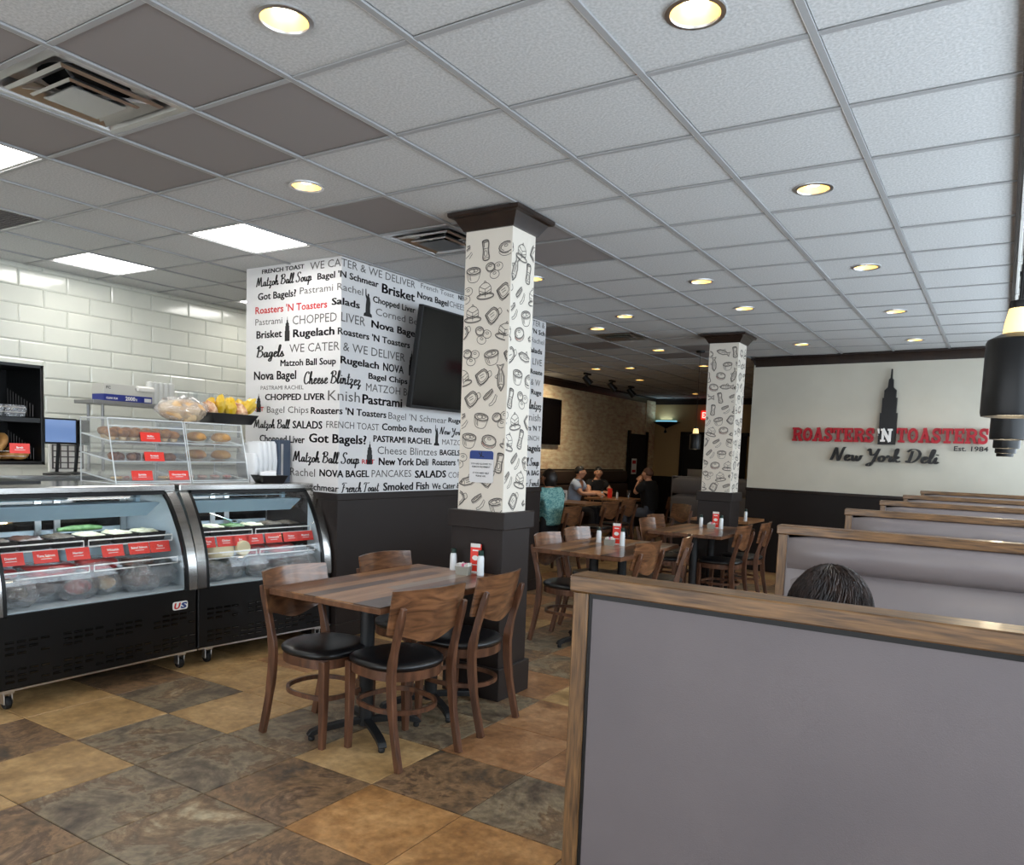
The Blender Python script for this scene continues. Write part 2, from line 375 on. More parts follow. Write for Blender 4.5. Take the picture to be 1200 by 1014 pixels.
M['vinyl_g'] = pm('dark_grey_vinyl', rgb(92, 86, 84), rough=.5)
M['iron'] = pm('black_iron', rgb(22, 23, 25), rough=.5)
M['rubber'] = pm('rubber', rgb(14, 14, 14), rough=.7)
M['glass'] = film('clear_glass', (.98, .985, .985), .45, rough=.0)
M['acrylic'] = film('clear_acrylic', (.97, .98, .985), 1.0, rough=.08, white=.04)
M['acr_edge'] = pm('acrylic_edge', rgb(225, 230, 232), rough=.2)
M['poly'] = film('clear_poly_bag', (.95, .96, .97), 3.0, rough=.12, white=.20, bump=.6, bscale=36)
M['case_in'] = pm('case_interior', rgb(196, 206, 212), rough=.4)
M['case_lamp'] = pm('case_lamp_housing', rgb(150, 178, 192), rough=.35)
M['tube'] = pm('case_tube', (1, 1, 1), emit=(.85, .95, 1), estr=16)
M['tray'] = pm('black_tray', rgb(20, 20, 22), rough=.35)
M['screen_off'] = pm('screen_off', rgb(10, 8, 9), rough=.08, spec=.22)
M['screen_on'] = pm('screen_lit', rgb(90, 115, 160), rough=.2, emit=rgb(105, 132, 178), estr=.55)
M['bagel'] = pm('baked_crust', rgb(150, 96, 46), rgb(205, 158, 92), rough=.5, scale=14, ramp=(.3, .7), bump=.3, bscale=60, rand=True)
M['muffin'] = pm('muffin_crust', rgb(112, 66, 32), rgb(182, 124, 66), rough=.7, scale=24, bump=.6, bscale=50, rand=True)
M['pastry'] = pm('dark_pastry', rgb(96, 42, 28), rgb(150, 96, 58), rough=.5, scale=22, bump=.6, bscale=50, rand=True)
M['cookie'] = pm('sprinkle_cookie', rgb(205, 178, 160), rgb(190, 90, 96), rough=.7, scale=60, ramp=(.5, .62))
M['bread'] = pm('bread_loaf', rgb(206, 160, 104), rgb(240, 214, 172), rough=.6, scale=10)
M['salad_w'] = pm('white_salad', rgb(226, 222, 200), rgb(200, 190, 150), rough=.5, scale=40, bump=1, bscale=60)
M['salad_g'] = pm('green_vegetable', rgb(60, 100, 50), rgb(110, 140, 90), rough=.5, scale=30, bump=.6, bscale=60)
M['salad_d'] = pm('dark_salad', rgb(60, 48, 38), rgb(110, 96, 80), rough=.5, scale=50, bump=1, bscale=60)
M['meat'] = pm('red_meat', rgb(140, 26, 32), rgb(190, 70, 70), rough=.3, scale=14, coat=.5)
M['meat_d'] = pm('dark_meat', rgb(60, 40, 36), rgb(110, 74, 60), rough=.35, scale=12, coat=.5)
M['cheese'] = pm('pale_cheese', rgb(232, 218, 178), rough=.5)
M['styro'] = pm('white_foam', rgb(238, 240, 242), rough=.55)
M['yellow'] = pm('yellow_wrap', rgb(232, 186, 30), rgb(240, 205, 90), rough=.3, scale=18, coat=.4, rand=True)
M['snack'] = pm('snack_pieces', rgb(190, 120, 80), rgb(236, 205, 170), rough=.5, scale=30, rand=True)
M['cardboard'] = pm('pale_card_box', rgb(206, 204, 196), rough=.6)
M['blue'] = pm('box_blue', rgb(35, 50, 140), rough=.5)
M['frost'] = pm('frosted_plastic', rgb(214, 214, 210), rough=.3, spec=.4)
M['slate_can'] = pm('slate_blue_plastic', rgb(72, 84, 102), rough=.35)
M['packet_pink'] = pm('packet_pink', rgb(240, 150, 180), rough=.6)
M['packet_white'] = pm('packet_white', rgb(240, 238, 232), rough=.6)
M['caddy'] = pm('grey_caddy', rgb(150, 148, 138), rough=.4)
M['bottle'] = pm('milky_bottle', rgb(222, 226, 228), rough=.25, coat=.4)
M['green_cap'] = pm('dark_green_cap', rgb(20, 48, 40), rough=.35)
M['lamp_glass'] = pm('pendant_glass', rgb(250, 225, 170), rough=.4, emit=rgb(255, 214, 140), estr=.9)
M['uplight'] = pm('sconce_glow', rgb(150, 200, 220), emit=rgb(120, 190, 215), estr=.8)
M['exit'] = pm('exit_face', rgb(225, 35, 30), emit=rgb(235, 30, 22), estr=1.0)
M['exit_w'] = pm('exit_letters', rgb(250, 225, 215), emit=rgb(255, 220, 205), estr=.9)
M['paper'] = pm('paper', rgb(232, 230, 224), rough=.8)
M['skin'] = pm('skin', rgb(196, 142, 112), rgb(206, 152, 122), rough=.55, scale=5)
M['hair_b'] = pm('dark_brown_hair', rgb(24, 17, 14), rgb(44, 31, 25), rough=.42, scale=40, stretch=(1, 1, .1))
M['hair_k'] = pm('black_hair', rgb(14, 12, 12), rough=.45)
M['hair_s'] = pm('brown_grey_hair', rgb(26, 16, 12), rgb(60, 43, 35), rough=.55, spec=.25, scale=60, stretch=(1, 1, .25), ramp=(.45, .8))
M['hair_r'] = pm('ginger_hair', rgb(92, 58, 40), rough=.55)
M['eye'] = pm('eye_dark', rgb(30, 22, 20), rough=.2)
M['eye_w'] = pm('eye_white', rgb(225, 220, 215), rough=.3)
M['lip'] = pm('lips', rgb(160, 90, 80), rough=.5)
M['sh_teal'] = pm('teal_patterned_cloth', rgb(150, 200, 196), rgb(92, 152, 154), rough=.8, scale=14, stretch=(1, 1, 2), ramp=(.45, .55), dist=2)
M['sh_blue'] = pm('pale_blue_cloth', rgb(168, 180, 200), rough=.8)
M['sh_black'] = pm('black_cloth', rgb(16, 15, 17), rough=.85)
M['denim'] = pm('grey_denim', rgb(82, 88, 100), rough=.85)
M['shoe'] = pm('grey_shoe', rgb(110, 108, 106), rough=.6)
M['carpetish'] = pm('dark_trousers', rgb(30, 28, 30), rough=.85)

def floor_mat(name, cols, scale, dist, vein):
    """stone-look porcelain tile, four-colour noise with per-tile offset"""
    m, p = base_mat(name); N, Lk = nt(m)
    tc = N.new('ShaderNodeTexCoord'); oi = N.new('ShaderNodeObjectInfo'); mu = N.new('ShaderNodeMath'); mu.operation = 'MULTIPLY'; mu.inputs[1].default_value = 53
    Lk.new(oi.outputs['Random'], mu.inputs[0]); ad = N.new('ShaderNodeVectorMath'); Lk.new(tc.outputs['Object'], ad.inputs[0]); Lk.new(mu.outputs[0], ad.inputs[1])
    no = N.new('ShaderNodeTexNoise'); no.inputs['Scale'].default_value = scale; no.inputs['Detail'].default_value = 12; no.inputs['Roughness'].default_value = .68; no.inputs['Distortion'].default_value = dist
    Lk.new(ad.outputs[0], no.inputs['Vector'])
    cr = N.new('ShaderNodeValToRGB'); e = cr.color_ramp.elements
    while len(e) < len(cols): e.new(.5)
    for k, (pos, c) in enumerate(cols): e[k].position = pos; e[k].color = tuple(c)+(1,)
    Lk.new(no.outputs[0], cr.inputs[0])
    n2 = N.new('ShaderNodeTexNoise'); n2.inputs['Scale'].default_value = 26; n2.inputs['Detail'].default_value = 6; Lk.new(ad.outputs[0], n2.inputs['Vector'])
    mx = N.new('ShaderNodeMix'); mx.data_type = 'RGBA'; mx.blend_type = 'OVERLAY'; mx.inputs[0].default_value = vein
    Lk.new(cr.outputs[0], mx.inputs[6]); Lk.new(n2.outputs[1] if False else n2.outputs[0], mx.inputs[7]); Lk.new(mx.outputs[2], p.inputs['Base Color'])
    bp = N.new('ShaderNodeBump'); bp.inputs['Strength'].default_value = .18; bp.inputs['Distance'].default_value = .004; Lk.new(no.outputs[0], bp.inputs['Height']); Lk.new(bp.outputs[0], p.inputs['Normal'])
    p.inputs['Roughness'].default_value = .42; p.inputs['Specular IOR Level'].default_value = .45
    return m
FT = {'T': floor_mat('floor_tan', [(.3, rgb(138, 108, 70)), (.5, rgb(174, 140, 94)), (.7, rgb(200, 166, 118))], 5, .2, .45),
      'O': floor_mat('floor_orange', [(.3, rgb(114, 80, 54)), (.5, rgb(154, 112, 76)), (.7, rgb(184, 144, 104))], 5, .3, .5),
      'G': floor_mat('floor_gold', [(.3, rgb(122, 84, 48)), (.5, rgb(168, 122, 74)), (.7, rgb(200, 154, 102))], 5, .3, .5),
      'S': floor_mat('floor_slate', [(.36, rgb(78, 65, 54)), (.45, rgb(112, 98, 80)), (.51, rgb(138, 123, 99)), (.55, rgb(104, 82, 62)), (.60, rgb(136, 112, 84)), (.68, rgb(184, 168, 138))], 2.6, .5, .7),
      'B': floor_mat('floor_umber', [(.36, rgb(78, 68, 58)), (.44, rgb(108, 86, 64)), (.51, rgb(140, 110, 80)), (.56, rgb(92, 72, 55)), (.62, rgb(130, 104, 80)), (.69, rgb(180, 152, 116))], 3.2, .6, .7)}

# brick-look wall covering (far: joints too fine to pick apart)
def brick_mat():
    m, p = base_mat('brick_wallcover'); N, Lk = nt(m)
    tc = N.new('ShaderNodeTexCoord'); mp = N.new('ShaderNodeMapping'); mp.inputs['Rotation'].default_value = (0, R(90), R(90))
    sx = N.new('ShaderNodeSeparateXYZ'); cx = N.new('ShaderNodeCombineXYZ'); Lk.new(tc.outputs['Object'], sx.inputs[0]); Lk.new(sx.outputs[1], cx.inputs[0]); Lk.new(sx.outputs[2], cx.inputs[1])
    b = N.new('ShaderNodeTexBrick'); b.inputs['Scale'].default_value = 1; b.inputs['Brick Width'].default_value = .24; b.inputs['Row Height'].default_value = .075; b.inputs['Mortar Size'].default_value = .003
    b.inputs['Color1'].default_value = rgb(212, 188, 152)+(1,); b.inputs['Color2'].default_value = rgb(222, 200, 164)+(1,); b.inputs['Mortar'].default_value = rgb(196, 172, 138)+(1,); b.inputs['Mortar Smooth'].default_value = .6
    Lk.new(cx.outputs[0], b.inputs['Vector']); no = N.new('ShaderNodeTexNoise'); no.inputs['Scale'].default_value = 9; no.inputs['Detail'].default_value = 6; ms = N.new('ShaderNodeMapping'); ms.inputs['Scale'].default_value = (1, .6, 1.8); Lk.new(tc.outputs['Object'], ms.inputs[0]); Lk.new(ms.outputs[0], no.inputs['Vector'])
    mx = N.new('ShaderNodeMix'); mx.data_type = 'RGBA'; mx.blend_type = 'OVERLAY'; mx.inputs[0].default_value = .85; Lk.new(b.outputs[0], mx.inputs[6]); Lk.new(no.outputs[0], mx.inputs[7]); Lk.new(mx.outputs[2], p.inputs['Base Color'])
    bp = N.new('ShaderNodeBump'); bp.inputs['Strength'].default_value = .6; bp.inputs['Distance'].default_value = .02; Lk.new(no.outputs[0], bp.inputs['Height']); Lk.new(bp.outputs[0], p.inputs['Normal'])
    p.inputs['Roughness'].default_value = .85; N.remove(mp); return m
M['brick'] = brick_mat()

# ------------------------------------------------------------------ room shell
CZ = 2.945
GX, GY, GP = -2.473, 1.566, .61
XW, XB, YB, YS, XR_ = -7.10, -7.30, 17.85, 10.7, .85
def S_(name, mb, m, parent=None, **k):
    o = mb.build(name, m, parent, **k)
    if parent is None: o['kind'] = 'structure'
    return o
# floor
fl = S_('floor', MB().box(-7.6, 1.0, -3.4, 18.1, -.12, -.004), M['fgrout'])
FX, FY, FP = -2.305, 2.03, .506
near_types = {(-3, -1): 'T', (-2, -1): 'S', (-1, -1): 'S', (0, -1): 'B', (-4, -1): 'B', (-5, 0): 'T', (-4, 0): 'T', (-3, 0): 'S', (-2, 0): 'S', (-1, 0): 'B', (0, 0): 'G', (1, 0): 'G',
              (-6, 1): 'O', (-5, 1): 'B', (-4, 1): 'S', (-3, 1): 'T', (-2, 1): 'S', (-1, 1): 'T', (0, 1): 'B', (1, 1): 'S', (-5, 2): 'T', (-4, 2): 'T', (-3, 2): 'T', (-2, 2): 'S', (-1, 2): 'S', (0, 2): 'O',
              (-5, 3): 'T', (-4, 3): 'O', (-3, 3): 'T', (-2, 3): 'T', (-1, 3): 'S', (0, 3): 'O', (-2, 4): 'O', (-1, 4): 'O', (-1, 5): 'S', (-2, 5): 'B', (-2, 6): 'S', (-3, 6): 'O', (-3, 7): 'T', (-3, 5): 'O', (1, 2): 'O'}
def floor_tile_mb(x=0, y=0):
    h = FP/2-.0022; b = .003
    mb = MB(); n = 4
    r = lambda q, z: [(x-q, y-q, z), (x+q, y-q, z), (x+q, y+q, z), (x-q, y+q, z)]
    return mb.loft([r(h, -.012), r(h, -b*.6), r(h-b, 0)])
ft_mesh = {}
for k_, m_ in FT.items():
    o = floor_tile_mb().build('floor_tile', m_, None, ang=20); ft_mesh[k_] = o.data; bpy.data.objects.remove(o)
rest = {k_: MB() for k_ in FT}
rng = random.Random(3)
for i in range(-11, 7):
    for j in range(-11, 32):
        x, y = FX+FP*(i+.5), FY+FP*(j+.5)
        if x < -7.3 or x > 1.0 or y > 17.9: continue
        t_ = near_types.get((i, j)) or rng.choice('TTOSSBBO')
        if -7 <= i <= 3 and -2 <= j <= 20: put('floor_tile', ft_mesh[t_], fl, (x, y, 0))
        else: rest[t_].add(*(lambda q: (q.v, q.f))(floor_tile_mb(x, y)))
for t_, mb in rest.items():
    if mb.v: mb.build('floor_tiling', FT[t_], fl, ang=20, kind='stuff')

# ceiling: slab above, T-bar grid, lay-in tiles as parts
ce = S_('ceiling', MB().box(-7.6, -.05, -3.4, 18.1, CZ+.12, CZ+.3).box(-7.6, 1.0, -3.4, 18.1, 3.42, 3.55), M['grey_wall'])
DOWN = [(-2.168, 1.871), (-2.168, 6.141), (-2.168, 7.361), (-2.168, 9.801), (-.948, 2.481), (-.948, 4.311), (-.948, 6.141), (-.948, 7.971), (-.948, 9.801),
        (-3.388, 3.091), (-3.388, 5.531), (-3.388, 7.361), (-3.998, 7.971), (-3.998, 9.801), (-3.998, 11.631), (-5.218, 11.631), (-5.828, 11.631), (-5.828, 13.461), (-5.828, 16.511)]
def gi(x, y): return (math.floor((x-GX)/GP), math.floor((y-GY)/GP))
down_ij = {gi(x, y) for x, y in DOWN}
PANELS = [(-4, 3), (-7, 3), (-4, 0), (-7, 6), (-7, 0)]
DIFF = [(-2, 0), (-2, 4), (-3, 11)]
GRILLE = [(-6, 1)]
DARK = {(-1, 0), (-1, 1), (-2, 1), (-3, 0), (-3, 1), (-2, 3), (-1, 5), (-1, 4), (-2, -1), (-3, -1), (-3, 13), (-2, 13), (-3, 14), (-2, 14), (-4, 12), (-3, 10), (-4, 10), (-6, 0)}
COLS = [(-2.70, 4.02), (-2.77, 8.87)]
TH = .013
def ctile(hole=False):
    h = GP/2-.010; mb = MB()
    if not hole:
        r = lambda q, z: [(-q, -q, z), (q, -q, z), (q, q, z), (-q, q, z)]
        return mb.loft([r(h-.004, 0), r(h, .003), r(h, TH)])
    n = 32; ring = []; out = []
    for k in range(n):
        a = 2*PI*k/n+PI/4; ca, sa = math.cos(a), math.sin(a); q = h/max(abs(ca), abs(sa))
        out.append((q*ca, q*sa, 0)); ring.append((.088*ca, .088*sa, 0))
    up = lambda L_: [(x, y, TH) for x, y, z in L_]
    return mb.loft([ring, out, up(out), up(ring)], closed=True)
def mesh_of(mb, m, **k):
    o = mb.build('tmp', m, None, **k); me = o.data; bpy.data.objects.remove(o); return me
cm = mesh_of(ctile(), M['tile_c'], smooth=False); cm.name = 'ceiling_tile'
cmd = mesh_of(ctile(), M['tile_d'], smooth=False); cmd.name = 'ceiling_tile'
cmh = mesh_of(ctile(True), M['tile_c'], smooth=False); cmh.name = 'ceiling_tile'
back = MB()
for i in range(-8, 4):
    for j in range(-8, 27):
        if j >= 15 and i >= -1: continue
        if (i, j) in PANELS or (i, j) in DIFF or (i, j) in GRILLE: continue
        x, y = GX+GP*(i+.5), GY+GP*(j+.5); z = CZ+.003
        if j < -2:
            h = GP/2-.013; back.box(x-h, x+h, y-h, y+h, z, z+TH); continue
        put('ceiling_tile', cmh if (i, j) in down_ij else (cmd if (i, j) in DARK else cm), ce, (x, y, z))
back.build('ceiling_tiling', M['tile_c'], ce, kind='stuff', smooth=False)
# T-bars: main runners along Y (each a part), cross tees joined per row
for i in range(-8, 5):
    x = GX+GP*i; y1 = YS if i > -1 else YB
    MB().box(x-.012, x+.012, -3.2, y1, CZ-.007, CZ+.001).box(x-.003, x+.003, -3.2, y1, CZ+.001, CZ+.03).build('main_runner', M['grid'], ce, smooth=False)
    MB().box(x-.0150, x-.012, -3.2, y1, CZ-.0065, CZ+.003).build('runner_highlight', M['white_metal'], ce, smooth=False)  # thin white strip: painted highlight along one side of each runner
for j in range(-7, 27):
    y = GY+GP*j; x1 = -.05 if j <= 15 else GX+GP*-1
    MB().box(-7.36, x1, y-.012, y+.012, CZ-.004, CZ+.0015).build('cross_tee', M['grid'], ce, smooth=False)

# walls
wl_ = S_('wall_left', MB().box(XW-.2, XW-.012, -3.4, 7.4, 0, CZ+.1), M['wgrout'])
def wtile_mb(w=.4, h=.15):
    g = .0015; b = .012
    r = lambda q, x: [(x, -w/2+q, -h/2+q), (x, w/2-q, -h/2+q), (x, w/2-q, h/2-q), (x, -w/2+q, h/2-q)]
    return MB().loft([r(g, -.012), r(g, -.004), r(g+b, .002)])
wt = mesh_of(wtile_mb(), M['wtile'], ang=10); wt.name = 'tile'
zr = 2.456
for k in range(-8, 4):
    z = zr+.15*(k+.5)
    if k == 3: continue
    off = .0 if k % 2 == 0 else .2
    for q in range(-6, 11):
        y = 3.34+off+.4*(q+.5)
        if 1.2 < y < 7.2: put('tile', wt, wl_, (XW, y, z))
hm = wtile_mb(.4, .038); tm = mesh_of(hm, M['wtile'], ang=10); tm.name = 'tile'
for q in range(-6, 10): put('tile', tm, wl_, (XW, 3.54+.4*(q+.5), 2.925))
bw = S_('wall_far_left', MB().box(XB-.2, XB, 7.4, YB+.2, 0, CZ+.1).box(XB, XB+.03, 17.30, YB, 1.06, CZ), [M['brick']])
S_('wall_passage', MB().box(XB-.1, -5.45, 7.30, 7.42, 0, CZ+.05), M['beige'])
wb = S_('wall_back', MB().box(XB-.2, 1.0, YB, YB+.2, 0, CZ+.1), M['beige'])
# wall carrying the big sign: slightly turned, with a return towards the back
a_, b_ = Vector((-3.0, 10.90)), Vector((1.0, 10.40))
ws = S_('wall_sign', MB().prism([(a_.x, a_.y), (b_.x, b_.y), (b_.x, b_.y+.2), (a_.x+.2, a_.y+.2), (a_.x+.2, YB), (a_.x, YB)], 0, CZ+.05, plane='xy'), M['cream'])
MSW = Matrix.Translation((a_.x, a_.y, 0)) @ Matrix.Rotation(math.atan2(b_.y-a_.y, b_.x-a_.x), 4, 'Z')   # local x along wall, -y out
LSW = (b_-a_).length
MB().box(-.02, LSW, -.02, .0, 0, 1.13, MSW).build('wainscot', M['wainscot'], ws)
MB().box(-.03, LSW, -.035, .0, 1.12, 1.155, MSW).build('chair_rail', M['crown'], ws, bevel=.004)
MB().box(-.02, LSW, -.012, .0, 1.155, CZ-.1, MSW).build('sign_panel', M['cream'], ws, smooth=False)
S_('wall_right', MB().box(XR_, XR_+.15, -3.4, 10.6, 0, .86).box(XR_, XR_+.15, -3.4, 10.6, 2.75, 3.42).box(XR_, XR_+.15, 10.3, 10.6, .86, 2.75).box(XR_, XR_+.15, -3.4, -3.0, .86, 2.75), M['cream'])
S_('wall_front', MB().box(-7.3, 1.0, -3.4, -3.2, 0, .35).box(-7.3, 1.0, -3.4, -3.2, 2.7, 3.42).box(-7.3, -6.2, -3.4, -3.2, .35, 2.7).box(.6, 1.0, -3.4, -3.2, .35, 2.7), M['grey_wall'])
S_('trim_ceiling_edge', MB().box(-.05, -.035, -3.2, 10.6, CZ-.03, 3.42), M['brown'])
def crown(name, p0, p1, h=.12, d=.075, z=CZ, parent=None, inward=1):
    """ogee crown along p0-p1 on a wall; inward +1: room lies to the left of p0->p1"""
    p0, p1 = Vector(p0), Vector(p1); t = (p1-p0).normalized(); n_ = Vector((-t.y, t.x))*inward
    prof = [(0, -h), (.012, -h), (.016, -h*.8), (d*.45, -h*.45), (d*.62, -h*.22), (d, -h*.18), (d, 0), (0, 0)]
    rings = [[(p.x+n_.x*a, p.y+n_.y*a, z+b) for a, b in prof] for p in (p0, p1)]
    return S_(name, MB().loft(rings), M['crown'], parent, ang=50)
crown('trim_1', a_, b_, h=.13, d=.06, inward=-1)
crown('trim_2', (XB, 7.45), (XB, YB), h=.14, inward=-1)
crown('trim_3', (XB, YB), (-3.0, YB), h=.14, inward=-1)
crown('trim_4', (-3.0, 10.9), (-3.0, YB), h=.14)
S_('baseboard_back', MB().box(XB, -3, YB-.02, YB, 0, 1.06).box(XB, -3, YB-.035, YB, 1.04, 1.08), M['wainscot'])
S_('baseboard_far_left', MB().box(XB, XB+.03, 7.45, YB, 0, 1.06), M['wainscot'])

# windows on the right and in front (behind the viewer): frames and glass
def window_run(name, p0, p1, z0, z1, n):
    p0, p1 = Vector(p0), Vector(p1); L_ = (p1-p0).length; Mx = Matrix.Translation((p0.x, p0.y, 0)) @ Matrix.Rotation(math.atan2(p1.y-p0.y, p1.x-p0.x), 4, 'Z')
    w = S_(name, MB().box(0, L_, -.03, .03, z0, z0+.05, Mx).box(0, L_, -.03, .03, z1-.05, z1, Mx), M['black'])
    for k in range(n+1): MB().box(L_*k/n-.025, L_*k/n+.025, -.03, .03, z0+.05, z1-.05, Mx).build('mullion', M['black'], w)
    for k in range(n): MB().box(L_*k/n+.025, L_*(k+1)/n-.025, -.003, .003, z0+.05, z1-.05, Mx).build('pane', M['glass'], w, smooth=False)
window_run('window_1', (XR_+.06, -3.0), (XR_+.06, 10.3), .86, 2.75, 9)
window_run('window_2', (-6.2, -3.3), (.6, -3.3), .35, 2.7, 5)
# blind head rail hanging at the ceiling edge
br = thing('blind_rail', 'white blind head rail with clips along the ceiling edge by the windows', 'rail', (-.018, 0, CZ-.02))
MB().box(-.010, .010, 2.0, 10.3, 0, .028).build('rail', M['white_metal'], br, bevel=.003)
for k, y in enumerate([4.2, 5.2, 6.3, 7.4, 8.6, 9.6]): MB().box(-.008, .03, y-.03, y+.03, -.008, .036).build('clip', M['white_metal'], br, bevel=.003)

# doors at the far end
d1 = S_('door_1', MB().box(-6.50, -5.0, YB-.05, YB-.025, 0, 2.08), M['black_matte'])
MB().box(-6.58, -6.50, YB-.07, YB-.02, 0, 2.12).box(-6.58, -4.9, YB-.07, YB-.02, 2.08, 2.16).build('door_frame', M['black'], d1)
MB().box(-6.36, -6.0, YB-.056, YB-.049, .95, 1.28).build('push_plate', M['alu'], d1)
MB().box(-5.6, -5.3, YB-.056, YB-.049, 1.25, 1.6).build('door_window', M['black_gloss'], d1)
d2 = S_('door_2', MB().box(XB+.03, XB+.055, 16.35, 17.30, 0, 2.05), M['black_matte'])
MB().box(XB+.03, XB+.08, 16.27, 16.35, 0, 2.12).box(XB+.03, XB+.08, 17.30, 17.38, 0, 2.12).build('door_frame', M['black'], d2)
nt_ = MB().box(XB+.056, XB+.06, 16.50, 16.78, 1.12, 1.48).build('notice', M['paper'], d2, smooth=False); nt_['label'] = 'white notice with red and dark print on the door'
MB().box(XB+.060, XB+.062, 16.54, 16.74, 1.36, 1.44).box(XB+.060, XB+.062, 16.54, 16.74, 1.16, 1.22).build('notice_print', M['ink_red'], d2, smooth=False)

